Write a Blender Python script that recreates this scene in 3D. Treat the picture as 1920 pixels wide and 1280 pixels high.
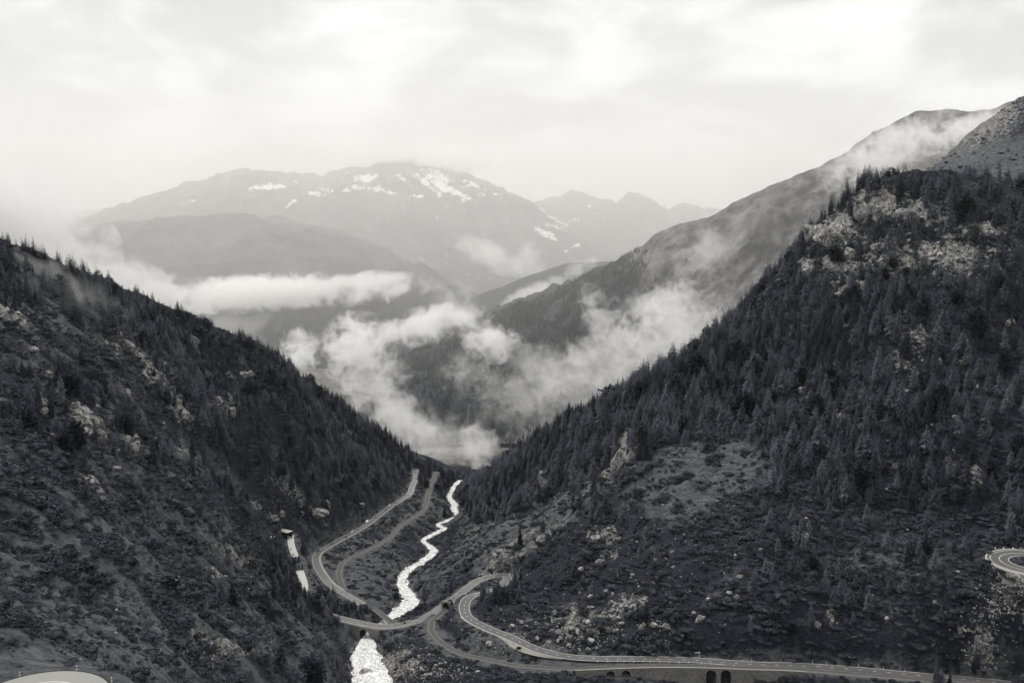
import bpy, bmesh, math, random
import numpy as np
from mathutils import Vector, Matrix
R = math.radians
rng = np.random.default_rng(7)
random.seed(7)
for o in list(bpy.data.objects):
    bpy.data.objects.remove(o)
scene = bpy.context.scene
COL = scene.collection

# ------------------------------------------------------------------ camera
CAMZ, FPX, PITCH = 300.0, 1870.0, R(6.4)
cam = bpy.data.cameras.new('camera')
cam.sensor_width = 36.0
cam.lens = 36.0 * FPX / 1920.0
cam.clip_start = 1.0
cam.clip_end = 60000.0
cam_o = bpy.data.objects.new('camera', cam)
cam_o.location = (0, 0, CAMZ)
cam_o.rotation_euler = (R(90) - PITCH, 0, 0)
COL.objects.link(cam_o)
scene.camera = cam_o

# ------------------------------------------------------------------ sky + sun
SUN_EL, SUN_AZ = R(60), R(-34)          # azimuth from the view direction, towards the left
world = bpy.data.worlds.new('World')
scene.world = world
world.use_nodes = True
wn, wl = world.node_tree.nodes, world.node_tree.links
wn.clear()
w_out = wn.new('ShaderNodeOutputWorld')
w_bg = wn.new('ShaderNodeBackground')
w_bg.inputs['Strength'].default_value = 0.1
w_sky = wn.new('ShaderNodeTexSky')
w_sky.sky_type = 'NISHITA'
w_sky.sun_disc = False
w_sky.sun_elevation = SUN_EL
w_sky.sun_rotation = SUN_AZ
w_bw = wn.new('ShaderNodeRGBToBW')
wl.new(w_sky.outputs[0], w_bw.inputs[0])
w_tc = wn.new('ShaderNodeTexCoord')
w_map = wn.new('ShaderNodeMapping')
w_map.inputs['Scale'].default_value = (1.0, 1.0, 2.3)
wl.new(w_tc.outputs['Generated'], w_map.inputs[0])
w_n1 = wn.new('ShaderNodeTexNoise')
w_n1.inputs['Scale'].default_value = 5.2
w_n1.inputs['Detail'].default_value = 7.0
w_n1.inputs['Roughness'].default_value = 0.52
w_n1.inputs['Distortion'].default_value = 0.35
wl.new(w_map.outputs[0], w_n1.inputs['Vector'])
w_ramp = wn.new('ShaderNodeValToRGB')
w_ramp.color_ramp.interpolation = 'EASE'
w_ramp.color_ramp.elements[0].position = 0.38
w_ramp.color_ramp.elements[0].color = (4.55, 4.54, 4.45, 1)
w_ramp.color_ramp.elements[1].position = 0.60
w_ramp.color_ramp.elements[1].color = (6.1, 6.1, 6.0, 1)
wl.new(w_n1.outputs[0], w_ramp.inputs[0])
w_mix = wn.new('ShaderNodeMix')
w_mix.data_type = 'RGBA'
w_mix.inputs[0].default_value = 0.93          # a closed cloud deck: little of the clear sky comes through
wl.new(w_bw.outputs[0], w_mix.inputs[6])
wl.new(w_ramp.outputs[0], w_mix.inputs[7])
wl.new(w_mix.outputs[2], w_bg.inputs['Color'])
wl.new(w_bg.outputs[0], w_out.inputs['Surface'])

sun = bpy.data.lights.new('sun', 'SUN')
sun.energy = 1.5
sun.angle = R(16)
sun.color = (1.0, 0.97, 0.92)
sun_o = bpy.data.objects.new('sun', sun)
sd = Vector((math.sin(SUN_AZ) * math.cos(SUN_EL), math.cos(SUN_AZ) * math.cos(SUN_EL), math.sin(SUN_EL)))
sun_o.rotation_euler = sd.to_track_quat('Z', 'Y').to_euler()
COL.objects.link(sun_o)

vs = scene.view_settings
vs.view_transform = 'Standard'
vs.look = 'None'
vs.exposure = 0.8
vs.gamma = 1.0
vs.use_curve_mapping = False
cy = scene.cycles
cy.max_bounces = 8
cy.diffuse_bounces = 2
cy.glossy_bounces = 2
cy.transmission_bounces = 2
cy.transparent_max_bounces = 16
cy.volume_bounces = 6
cy.use_denoising = True
cy.use_adaptive_sampling = True
cy.adaptive_threshold = 0.03
cy.volume_max_steps = 256
cy.volume_step_rate = 1.0

# ------------------------------------------------------------------ view geometry (for surveying positions)
CP, SP = math.cos(PITCH), math.sin(PITCH)
def ray(u, v):
    a, b = (u - 960.0) / FPX, (640.0 - v) / FPX
    return a, CP + b * SP, -SP + b * CP
def P(u, v, d=None, z=None):
    a, dy, dz = ray(u, v)
    t = d / dy if d is not None else (z - CAMZ) / dz
    return (a * t, dy * t, CAMZ + dz * t)
def proj(x, y, z):
    h = np.asarray(z) - CAMZ
    f = y * CP - h * SP
    up = y * SP + h * CP
    f = np.maximum(f, 1e-3)
    return 960 + FPX * x / f, 640 - FPX * up / f

# ------------------------------------------------------------------ noise
def smooth(a, b, x):
    t = np.clip((x - a) / (b - a), 0, 1)
    return t * t * (3 - 2 * t)
def perlin(x, y, seed=0):
    r = np.random.default_rng(seed)
    perm = r.permutation(256)
    ang = r.random(256) * 2 * np.pi
    gx, gy = np.cos(ang), np.sin(ang)
    xi, yi = np.floor(x).astype(int), np.floor(y).astype(int)
    xf, yf = x - xi, y - yi
    sx, sy = xf ** 3 * (xf * (xf * 6 - 15) + 10), yf ** 3 * (yf * (yf * 6 - 15) + 10)
    def g(i, j, dx, dy):
        h = perm[(perm[i & 255] + j) & 255]
        return gx[h] * dx + gy[h] * dy
    a = g(xi, yi, xf, yf); b = g(xi + 1, yi, xf - 1, yf)
    c = g(xi, yi + 1, xf, yf - 1); d = g(xi + 1, yi + 1, xf - 1, yf - 1)
    return (a + sx * (b - a)) * (1 - sy) + (c + sx * (d - c)) * sy
def fbm(x, y, o=4, seed=0, gain=0.5):
    s, amp = 0, 1.0
    for k in range(o):
        s = s + amp * perlin(x * 2 ** k, y * 2 ** k, seed + k); amp *= gain
    return s
def ridged(x, y, o=4, seed=0, gain=0.5):
    s, amp = 0, 1.0
    for k in range(o):
        s = s + amp * (1 - 2.6 * np.abs(perlin(x * 2 ** k, y * 2 ** k, seed + k))); amp *= gain
    return s

# ------------------------------------------------------------------ objects helpers
def tag(o, label=None, cat=None, group=None, kind=None):
    if label: o['label'] = label
    if cat: o['category'] = cat
    if group: o['group'] = group
    if kind: o['kind'] = kind
    return o
def mesh_obj(name, verts, faces, mat, parent=None, smooth_shade=False, link=True):
    me = bpy.data.meshes.new(name)
    if isinstance(verts, np.ndarray):
        nv = len(verts)
        me.vertices.add(nv)
        me.vertices.foreach_set('co', verts.astype(np.float32).ravel())
        faces = np.asarray(faces, dtype=np.int32)
        nf, k = faces.shape
        me.loops.add(nf * k)
        me.loops.foreach_set('vertex_index', faces.ravel())
        me.polygons.add(nf)
        me.polygons.foreach_set('loop_start', np.arange(nf, dtype=np.int32) * k)
        me.polygons.foreach_set('loop_total', np.full(nf, k, dtype=np.int32))
        me.update(calc_edges=True)
        me.validate()
    else:
        me.from_pydata(verts, [], faces)
        me.update()
    if mat: me.materials.append(mat)
    if smooth_shade:
        me.polygons.foreach_set('use_smooth', np.ones(len(me.polygons), dtype=bool))
    o = bpy.data.objects.new(name, me)
    if link: COL.objects.link(o)
    if parent: o.parent = parent
    return o
def inst(name, me, loc, rot=(0, 0, 0), scl=(1, 1, 1), parent=None):
    o = bpy.data.objects.new(name, me)
    o.location, o.rotation_euler, o.scale = loc, rot, scl
    COL.objects.link(o)
    if parent: o.parent = parent
    return o
def empty(name, loc, rz=0.0, rx=0.0):
    o = bpy.data.objects.new(name, None)
    o.empty_display_size = 0.5
    o.location = loc
    o.rotation_euler = (rx, 0, rz)
    COL.objects.link(o)
    return o
def box(x0, x1, y0, y1, z0, z1):
    v = [(x0, y0, z0), (x1, y0, z0), (x1, y1, z0), (x0, y1, z0), (x0, y0, z1), (x1, y0, z1), (x1, y1, z1), (x0, y1, z1)]
    f = [(0, 3, 2, 1), (4, 5, 6, 7), (0, 1, 5, 4), (1, 2, 6, 5), (2, 3, 7, 6), (3, 0, 4, 7)]
    return v, f
def merge(parts):
    V, F = [], []
    for v, f in parts:
        b = len(V); V += list(v); F += [tuple(i + b for i in q) for q in f]
    return V, F
def prism(profile, y0, y1):
    """profile in x,z extruded along y"""
    n = len(profile)
    v = [(x, y0, z) for x, z in profile] + [(x, y1, z) for x, z in profile]
    f = [tuple(range(n)), tuple(range(2 * n - 1, n - 1, -1))]
    f += [(i, i + n, (i + 1) % n + n, (i + 1) % n) for i in range(n)]
    return v, f
def disc(cx, y0, y1, cz, r, n=14):
    return prism([(cx + r * math.cos(2 * math.pi * i / n), cz + r * math.sin(2 * math.pi * i / n)) for i in range(n)], y0, y1)

# ------------------------------------------------------------------ materials
class NT:
    def __init__(s, name):
        s.m = bpy.data.materials.new(name); s.m.use_nodes = True
        s.n, s.l = s.m.node_tree.nodes, s.m.node_tree.links
        s.b = s.n['Principled BSDF']
        s.tc = None
    def coord(s, kind='Object'):
        if not s.tc: s.tc = s.n.new('ShaderNodeTexCoord')
        return s.tc.outputs[kind]
    def noise(s, scale, detail=4, rough=0.55, vec=None, dist=0.0, mapscale=None, rot=None):
        v = vec or s.coord()
        if mapscale:
            mp = s.n.new('ShaderNodeMapping'); mp.inputs['Scale'].default_value = mapscale
            if rot: mp.inputs['Rotation'].default_value = rot
            s.l.new(v, mp.inputs[0]); v = mp.outputs[0]
        t = s.n.new('ShaderNodeTexNoise')
        t.inputs['Scale'].default_value = scale; t.inputs['Detail'].default_value = detail
        t.inputs['Roughness'].default_value = rough; t.inputs['Distortion'].default_value = dist
        s.l.new(v, t.inputs['Vector']); return t.outputs[0]
    def voro(s, scale, feature='F1', mapscale=None):
        v = s.coord()
        if mapscale:
            mp = s.n.new('ShaderNodeMapping'); mp.inputs['Scale'].default_value = mapscale
            s.l.new(v, mp.inputs[0]); v = mp.outputs[0]
        t = s.n.new('ShaderNodeTexVoronoi'); t.feature = feature
        t.inputs['Scale'].default_value = scale
        s.l.new(v, t.inputs['Vector']); return t.outputs[0]
    def attr(s, name):
        t = s.n.new('ShaderNodeAttribute'); t.attribute_name = name; return t.outputs['Fac']
    def math(s, op, a, b=None, clamp=False):
        t = s.n.new('ShaderNodeMath'); t.operation = op; t.use_clamp = clamp
        for i, x in enumerate((a, b)):
            if x is None: continue
            if isinstance(x, (int, float)): t.inputs[i].default_value = x
            else: s.l.new(x, t.inputs[i])
        return t.outputs[0]
    def step(s, x, a, b):
        t = s.n.new('ShaderNodeMapRange'); t.interpolation_type = 'SMOOTHSTEP'
        t.inputs[1].default_value = a; t.inputs[2].default_value = b
        s.l.new(x, t.inputs[0]); return t.outputs[0]
    def mix(s, f, a, b):
        t = s.n.new('ShaderNodeMix'); t.data_type = 'RGBA'
        for i, x in ((0, f), (6, a), (7, b)):
            if isinstance(x, (int, float)): t.inputs[i].default_value = x
            elif isinstance(x, tuple): t.inputs[i].default_value = x + (1,)
            else: s.l.new(x, t.inputs[i])
        return t.outputs[2]
    def bump(s, h, strength=0.5, dist=1.0):
        t = s.n.new('ShaderNodeBump'); t.inputs['Strength'].default_value = strength
        t.inputs['Distance'].default_value = dist
        s.l.new(h, t.inputs['Height']); s.l.new(t.outputs[0], s.b.inputs['Normal'])
    def done(s, col, rough=0.9, spec=0.2):
        if isinstance(col, tuple): s.b.inputs['Base Color'].default_value = col + (1,)
        else: s.l.new(col, s.b.inputs['Base Color'])
        if isinstance(rough, (int, float)): s.b.inputs['Roughness'].default_value = rough
        else: s.l.new(rough, s.b.inputs['Roughness'])
        s.b.inputs['Specular IOR Level'].default_value = spec
        return s.m
def simple(name, col, rough=0.8, spec=0.2, var=0.25, scale=1.0):
    t = NT(name)
    n = t.noise(scale, 3)
    return t.done(t.mix(n, tuple(c * (1 - var) for c in col), tuple(c * (1 + var) for c in col)), rough, spec)
def leaf(name, col, var=0.5):
    """foliage: tone differs from plant to plant and from clump to clump"""
    t = NT(name)
    oi = t.n.new('ShaderNodeObjectInfo')
    n = t.noise(0.7, 3)
    f = t.math('ADD', t.math('MULTIPLY', oi.outputs['Random'], 0.8), t.math('MULTIPLY', t.math('SUBTRACT', n, 0.35), 0.7), True)
    c = t.mix(f, tuple(x * (1 - var) for x in col), tuple(x * (1 + var) for x in col))
    return t.done(c, 0.85, 0.15)

def heath_material():
    t = NT('mountain_slope')
    big = t.noise(0.012, 5, 0.6)
    mid = t.noise(0.09, 5, 0.65)
    fine = t.noise(0.55, 5, 0.7)
    str_ = t.noise(0.35, 4, 0.65, mapscale=(0.35, 1.0, 1.0), rot=(0, 0, 0.3))
    heath = t.mix(fine, (0.005, 0.007, 0.012), (0.040, 0.046, 0.062))
    grass = t.mix(t.step(t.math('ADD', t.math('MULTIPLY', str_, 0.6), t.math('MULTIPLY', t.noise(1.3, 4, 0.75), 0.45)), 0.36, 0.70), (0.034, 0.038, 0.047), (0.15, 0.154, 0.162))
    gsel = t.math('ADD', t.attr('grass'), t.math('ADD', t.math('MULTIPLY', t.math('SUBTRACT', mid, 0.5), 1.5), t.math('MULTIPLY', t.math('SUBTRACT', big, 0.5), 0.9)))
    veg = t.mix(t.step(gsel, 0.32, 0.75), heath, grass)
    rn = t.noise(0.22, 8, 0.75, mapscale=(1, 1, 0.6), dist=0.8)
    rf = t.noise(1.1, 5, 0.7, mapscale=(1, 1, 0.3), dist=0.6)
    crack = t.math('ADD', t.math('MULTIPLY', rn, 0.65), t.math('MULTIPLY', rf, 0.4))
    rock = t.mix(t.step(crack, 0.40, 0.64), (0.03, 0.032, 0.036), (0.42, 0.415, 0.39))
    rsel = t.math('ADD', t.attr('rock'), t.math('MULTIPLY', t.math('SUBTRACT', t.noise(0.24, 7, 0.76), 0.5), 3.2))
    c = t.mix(t.step(rsel, 0.60, 0.76), veg, rock)
    t.bump(t.math('ADD', t.math('MULTIPLY', fine, 1.0), t.math('MULTIPLY', crack, 1.2)), 0.9, 1.6)
    return t.done(c, 0.92, 0.1)
def far_material(name, dark, pale, scale, snow=False, forest=(0.022, 0.024, 0.028), rocky=0.5):
    t = NT(name)
    n1 = t.noise(scale, 6, 0.62)
    n2 = t.noise(scale * 5, 6, 0.68)
    st = t.noise(scale * 3.2, 5, 0.65, mapscale=(1.0, 0.45, 0.45))
    f = t.math('ADD', t.math('MULTIPLY', n1, 0.45), t.math('ADD', t.math('MULTIPLY', n2, 0.35), t.math('MULTIPLY', st, 0.3)))
    c = t.mix(t.step(f, 0.43, 0.68), dark, pale)
    nf = t.noise(scale * 20, 5, 0.72)
    c = t.mix(t.math('MULTIPLY', t.step(nf, 0.42, 0.62), 0.55), c, t.mix(n2, (0.03, 0.031, 0.033), (0.09, 0.09, 0.09)))
    rs = t.math('ADD', t.attr('rock'), t.math('MULTIPLY', t.math('SUBTRACT', n2, 0.5), 2.2))
    c = t.mix(t.math('MULTIPLY', t.step(rs, 0.45, 0.75), rocky), c, t.mix(st, (0.10, 0.10, 0.10), (0.34, 0.335, 0.32)))
    fs = t.math('ADD', t.attr('forest'), t.math('MULTIPLY', t.math('SUBTRACT', n2, 0.5), 1.3))
    c = t.mix(t.step(fs, 0.42, 0.62), c, t.mix(t.noise(scale * 22, 3, 0.7), tuple(x * 0.6 for x in forest), tuple(x * 1.5 for x in forest)))
    if snow:
        ss = t.math('ADD', t.attr('snow'), t.math('MULTIPLY', t.math('SUBTRACT', t.noise(0.014, 8, 0.8, mapscale=(1, 0.5, 1)), 0.5), 5.0))
        c = t.mix(t.step(ss, 0.62, 0.78), c, (0.93, 0.93, 0.92))
    t.bump(t.math('ADD', t.math('MULTIPLY', n2, 1.0), t.math('ADD', st, t.math('MULTIPLY', nf, 0.35))), 0.8, 0.05 / scale)
    return t.done(c, 0.95, 0.05)
def rock_material():
    t = NT('pale_rock')
    n = t.noise(0.16, 8, 0.75, dist=0.8)
    st = t.noise(0.6, 6, 0.72, mapscale=(1.0, 1.0, 0.25), dist=0.7)
    cr = t.math('ADD', t.math('MULTIPLY', n, 0.6), t.math('MULTIPLY', st, 0.45))
    c = t.mix(t.step(cr, 0.40, 0.66), (0.03, 0.031, 0.036), (0.55, 0.54, 0.51))
    moss = t.step(t.noise(0.22, 5, 0.7), 0.52, 0.62)
    c = t.mix(t.math('MULTIPLY', moss, 0.8), c, (0.045, 0.047, 0.052))
    t.bump(t.math('ADD', t.math('MULTIPLY', cr, 0.8), st), 0.8, 0.9)
    return t.done(c, 0.9, 0.15)
def boulder_material():
    t = NT('boulder_rock')
    oi = t.n.new('ShaderNodeObjectInfo')
    n = t.noise(0.9, 6, 0.68)
    a = t.mix(oi.outputs['Random'], (0.24, 0.237, 0.225), (0.58, 0.57, 0.53))
    c = t.mix(t.step(n, 0.35, 0.62), (0.09, 0.09, 0.09), a)
    t.bump(n, 0.6, 0.5)
    return t.done(c, 0.9, 0.15)
def road_material(name, dark, pale, rough=(0.38, 0.62)):
    t = NT(name)
    n = t.noise(0.07, 4, 0.6); f = t.noise(1.2, 4, 0.7)
    c = t.mix(t.math('ADD', t.math('MULTIPLY', n, 0.7), t.math('MULTIPLY', f, 0.3)), dark, pale)
    mr = t.n.new('ShaderNodeMapRange')
    mr.inputs[1].default_value = 0.3; mr.inputs[2].default_value = 0.7
    mr.inputs[3].default_value = rough[0]; mr.inputs[4].default_value = rough[1]
    t.l.new(n, mr.inputs[0])
    return t.done(c, mr.outputs[0], 0.5)
def water_material():
    t = NT('white_water')
    n = t.noise(0.22, 6, 0.66, dist=1.6, mapscale=(1.6, 0.55, 1))
    m = t.noise(0.9, 5, 0.66, dist=0.8, mapscale=(1.4, 0.5, 1))
    f = t.math('ADD', t.math('MULTIPLY', n, 0.65), t.math('MULTIPLY', m, 0.4))
    c = t.mix(t.step(f, 0.40, 0.66), (0.27, 0.28, 0.295), (0.88, 0.88, 0.87))
    t.bump(f, 0.12, 1.0)
    return t.done(c, 0.45, 0.4)
def wall_material(name, dark, pale, scale):
    t = NT(name)
    e = t.voro(scale, 'DISTANCE_TO_EDGE'); v = t.noise(scale * 0.9, 4, 0.7); b = t.noise(0.12, 3)
    c = t.mix(t.math('MULTIPLY', t.step(e, 0.0, 0.12), t.math('ADD', t.math('MULTIPLY', v, 0.8), t.math('MULTIPLY', b, 0.4))), dark, pale)
    t.bump(t.step(e, 0.0, 0.15), 0.7, 0.2)
    return t.done(c, 0.9, 0.15)

M = {}
M['slope'] = heath_material()
M['mid'] = far_material('grazed_ridge', (0.05, 0.051, 0.053), (0.28, 0.278, 0.27), 0.005, forest=(0.05, 0.053, 0.06))  # forest tone raised, so distance haze sits in the colour
M['spur'] = far_material('wooded_spur', (0.05, 0.05, 0.05), (0.12, 0.12, 0.12), 0.003)
M['dome'] = far_material('grassy_dome', (0.07, 0.07, 0.07), (0.16, 0.16, 0.155), 0.0022)
M['peaks'] = far_material('snow_flecked_peaks', (0.06, 0.06, 0.062), (0.20, 0.20, 0.195), 0.0016, snow=True)
M['floor'] = far_material('valley_meadow', (0.09, 0.09, 0.09), (0.30, 0.30, 0.285), 0.01)
M['rock'] = rock_material()
M['boulder'] = boulder_material()
M['road'] = road_material('damp_asphalt', (0.07, 0.07, 0.072), (0.13, 0.13, 0.13), (0.22, 0.45))
M['road_dry'] = road_material('dark_asphalt', (0.05, 0.05, 0.053), (0.085, 0.085, 0.087), (0.5, 0.75))
M['concrete_road'] = road_material('pale_concrete', (0.17, 0.17, 0.16), (0.26, 0.257, 0.243), (0.55, 0.8))
M['wet_gravel'] = road_material('wet_pale_gravel', (0.28, 0.28, 0.27), (0.50, 0.495, 0.47), (0.35, 0.6))
M['paint'] = simple('road_paint', (0.58, 0.58, 0.55), 0.6, 0.3, 0.12, 2.0)
M['kerb'] = simple('pale_kerb_stone', (0.42, 0.41, 0.38), 0.8, 0.2, 0.3, 0.6)
M['ballast'] = simple('track_ballast', (0.13, 0.128, 0.122), 0.9, 0.1, 0.4, 1.5)
M['track'] = simple('dark_sleepers', (0.045, 0.045, 0.047), 0.8, 0.2, 0.3, 1.5)
M['steel'] = simple('rail_steel', (0.22, 0.215, 0.21), 0.45, 0.5, 0.2)
M['gravel'] = simple('gravel_verge', (0.26, 0.255, 0.235), 0.95, 0.1, 0.35, 0.5)
M['water'] = water_material()
M['stone_wall'] = wall_material('dry_stone_wall', (0.06, 0.06, 0.062), (0.5, 0.49, 0.465), 1.1)
M['masonry'] = simple('cut_masonry', (0.27, 0.265, 0.25), 0.85, 0.15, 0.3, 0.8)
M['dark'] = simple('recess_shade_stone', (0.035, 0.035, 0.037), 0.9, 0.1)  # near-black colour puts shade into vault and recess linings; the gutter shares it
M['white'] = simple('white_paint', (0.8, 0.8, 0.78), 0.5, 0.4, 0.05)
M['black'] = simple('black_band', (0.02, 0.02, 0.02), 0.5, 0.3)
M['tyre'] = simple('tyre_rubber', (0.02, 0.02, 0.021), 0.8, 0.2)
M['glass'] = simple('car_glass', (0.03, 0.033, 0.038), 0.1, 0.6)
M['bark'] = simple('conifer_bark', (0.06, 0.058, 0.056), 0.9, 0.1, 0.4, 2.0)
M['bark_pale'] = simple('weathered_bark', (0.17, 0.165, 0.16), 0.9, 0.1, 0.4, 2.0)
M['spruce'] = leaf('spruce_needles', (0.021, 0.0255, 0.036), 0.65)
M['larch'] = leaf('larch_needles', (0.076, 0.084, 0.104), 0.64)
M['shrub'] = leaf('alder_leaves', (0.040, 0.045, 0.057), 0.74)
M['hazed_spruce'] = leaf('hazed_spruce_needles', (0.05, 0.054, 0.062), 0.6)  # lighter than the near spruce: distance haze put into the needle colour
M['tuft'] = leaf('heath_tufts', (0.070, 0.073, 0.079), 0.65)
M['cladding'] = simple('dark_timber_cladding', (0.035, 0.035, 0.036), 0.8, 0.2, 0.3)
# ================================================================== the near valley
# survey lines: picture position plus height above the datum (z) or distance
RIVER = [(705, 1330, 18), (700, 1290, 15), (696, 1266, 13), (685, 1232, 9), (687, 1205, 5.5), (692, 1190, 3.5), (722, 1165, -1), (764, 1135, -6), (768, 1118, -8), (757, 1104, -10), (754, 1086, -14), (767, 1068, -18), (796, 1050, -22),
         (813, 1034, -26), (803, 1022, -28), (795, 1012, -30), (822, 997, -36), (833, 991, -38), (822, 983, -41), (843, 974, -46), (858, 966, -50), (851, 953, -58), (852, 945, -62), (843, 932, -70), (850, 914, -86), (862, 900, -106)]
RIVER_W = [13, 12, 12, 9.5, 6.5, 3.4, 4, 7.5, 6, 5, 4.6, 4.2, 4.6, 4.8, 3.4, 3, 3.8, 3.4, 3.2, 4, 3.6, 4.6, 4.6, 3.4, 3.4, 3.4]
ROAD_A = [(778, 880, -40), (779, 895, -37), (772, 912, -34), (768, 925, -31), (755, 935, -28), (735, 947, -24), (715, 962, -19), (692, 980, -14), (664, 997, -8), (640, 1010, -4), (615, 1024, 0), (598, 1035, 2), (592, 1048, 4),
          (597, 1065, 5), (608, 1082, 6), (622, 1098, 6.5), (640, 1109, 7), (655, 1118, 7), (673, 1128, 7.5), (682, 1134, 7.5)]
ROAD_A2 = [(606, 1149, 13), (622, 1156, 12.8), (640, 1161, 12.5), (673, 1168.5, 12.3), (700, 1174, 12),
          (720, 1176, 12), (745, 1174, 12), (770, 1168, 12.2), (793, 1161, 12.6), (811, 1151, 13.2), (832, 1137, 14.2), (850, 1124, 15.5), (868, 1110, 17), (885, 1096, 19), (903, 1086, 20), (926, 1079, 21), (940, 1076.5, 22), (950, 1079, 22.5), (951, 1087, 23),
          (938, 1099, 23.7), (920, 1108, 24.2), (900, 1112, 24.6), (884, 1116.5, 25), (874, 1125, 25.5), (870, 1138, 26), (874, 1153, 27), (886, 1163, 27.5), (903, 1172, 28), (930, 1184, 29), (954, 1193, 30), (1008, 1217, 30.5), (1062, 1230, 31),
          (1117, 1234, 32), (1198, 1234.5, 33.3), (1279, 1236, 34.3), (1334, 1239, 35.2), (1415, 1245, 37), (1508, 1247.5, 38.3), (1617, 1255.5, 40), (1725, 1265.6, 41.5), (1793, 1271, 42.5), (1900, 1282, 44)]
ROAD_B = [(545, 1003, 26), (545, 1008, 25.5), (546, 1019, 24.5), (550, 1033, 23), (556, 1047, 21.5), (563, 1072, 18), (569, 1091, 16), (575, 1118, 14.5), (590, 1140, 13.5), (616, 1154, 12.8)]
RAIL_R = [(836, 1141, 13.6), (824, 1151, 14), (811, 1163, 15), (808, 1175.5, 16), (811, 1186, 17), (832, 1207, 19), (868, 1225, 21), (921, 1237, 23), (960, 1245, 24.5), (1010, 1250, 26), (1062, 1252.5, 28.3), (1144, 1249, 31), (1225, 1246.6, 33), (1306, 1247, 34.2),
          (1415, 1250.7, 37.6), (1481, 1252.5, 38.8), (1562, 1259, 40), (1644, 1265.6, 41.2), (1736, 1273.7, 42.5), (1850, 1284, 44)]
RAIL_L = [(818, 884, -60), (805, 917, -45), (796, 953, -30), (768, 973, -22), (746, 989, -18), (732, 1007, -14), (696, 1027, -8), (660, 1043, -4), (642, 1055, -2), (635, 1075, 1), (642, 1097, 3), (653, 1111, 4), (696, 1136, 5), (732, 1163, 5.5), (745, 1172, 5.5)]

def catmull(pts, ds):
    p = np.asarray(pts, float)
    p = np.vstack([2 * p[0] - p[1], p, 2 * p[-1] - p[-2]])
    out = []
    for i in range(1, len(p) - 2):
        a, b, c, d = p[i - 1], p[i], p[i + 1], p[i + 2]
        n = max(2, int(np.linalg.norm((c - b)[:3]) / ds))
        for t in np.linspace(0, 1, n, endpoint=False):
            out.append(0.5 * (2 * b + (c - a) * t + (2 * a - 5 * b + 4 * c - d) * t * t + (3 * b - a - 3 * c + d) * t ** 3))
    out.append(p[-2])
    out = np.array(out)
    s = np.r_[0, np.cumsum(np.linalg.norm(np.diff(out[:, :2], axis=0), axis=1))]
    q = np.arange(0, s[-1], ds)
    return np.stack([np.interp(q, s, out[:, k]) for k in range(out.shape[1])], 1)
def relax(line, n):
    for _ in range(n):
        line[1:-1] = 0.25 * line[:-2] + 0.5 * line[1:-1] + 0.25 * line[2:]
    return line
DS = 2.0
river = relax(catmull([P(u, v, z=z) + (w,) for (u, v, z), w in zip(RIVER, RIVER_W)], DS), 2)
road_v = relax(catmull([P(u, v, z=z) for u, v, z in ROAD_A], DS), 6)
road_a = relax(catmull([P(u, v, z=z) for u, v, z in ROAD_A2], DS), 6)
road_b = relax(catmull([P(u, v, z=z) for u, v, z in ROAD_B], DS), 4)
rail_r = relax(catmull([P(u, v, z=z) for u, v, z in RAIL_R], DS), 6)
rail_l = relax(catmull([P(u, v, z=z) for u, v, z in RAIL_L], DS), 6)
# two hairpins that only show one end: arcs on level ground
hx, hy, hz = P(1934, 1054, z=101)
arc = np.linspace(R(62), R(298), 60)
road_c = np.stack([hx + 18 * np.cos(arc), hy + 18 * np.sin(arc), np.full(60, hz)], 1)
nx, ny, nz = P(85, 1330, z=206)
arc = np.linspace(R(-20), R(200), 60)
road_d = np.stack([-95.5 + 9.3 * np.cos(arc), 191 + 9.3 * np.sin(arc), np.full(60, 206.0)], 1)

# ground control: (u, v, distance)
CTRL = [(300, 1230, 330), (450, 1200, 430), (600, 1230, 560), (640, 1262, 588), (560, 1280, 500), (400, 1270, 395), (0, 1180, 270), (150, 1150, 335), (0, 1050, 350), (200, 1000, 430), (300, 1080, 450), (450, 1100, 560), (400, 950, 600), (200, 850, 560), (0, 860, 470),
        (0, 700, 600), (150, 700, 680), (300, 750, 760), (450, 850, 830), (500, 950, 830), (550, 1000, 855), (600, 900, 1000), (650, 850, 1150), (700, 900, 1180), (720, 850, 1350), (550, 750, 1050), (400, 700, 950), (470, 1050, 720), (560, 1135, 690), (600, 1160, 680),
        (1200, 1150, 640), (1200, 1000, 720), (1200, 850, 830), (1200, 760, 960), (1130, 900, 900), (1050, 1000, 800), (1000, 1120, 715), (1040, 1170, 665), (950, 1000, 850), (930, 950, 1000), (900, 920, 1150), (880, 960, 1080), (850, 1040, 900), (820, 1100, 810),
        (1350, 1150, 620), (1350, 1000, 700), (1350, 850, 800), (1350, 700, 950), (1500, 1150, 600), (1500, 1000, 670), (1500, 850, 760), (1500, 700, 860), (1500, 560, 960), (1700, 1150, 585), (1700, 1000, 645), (1700, 850, 720), (1700, 700, 800), (1700, 550, 880),
        (1700, 430, 950), (1830, 1150, 560), (1900, 1110, 572), (1830, 1020, 625), (1920, 980, 640), (1920, 850, 690), (1920, 700, 760), (1920, 550, 840), (1920, 430, 900), (1600, 480, 960), (900, 1210, 640), (770, 1220, 650), (760, 1265, 610)]
SKY_L = [(0, 478, 900), (120, 530, 960), (250, 586, 1040), (400, 650, 1130), (520, 702, 1230), (640, 768, 1340), (720, 822, 1420), (765, 868, 1490)]
SKY_R = [(900, 898, 1400), (960, 872, 1330), (1020, 838, 1270), (1090, 800, 1210), (1160, 762, 1160), (1230, 722, 1120), (1290, 675, 1090), (1370, 612, 1060), (1420, 562, 1045), (1470, 510, 1035), (1520, 458, 1025), (1570, 410, 1015), (1620, 372, 1010), (1700, 342, 1010),
         (1780, 338, 1010), (1860, 348, 1000), (1920, 368, 980)]
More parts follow.
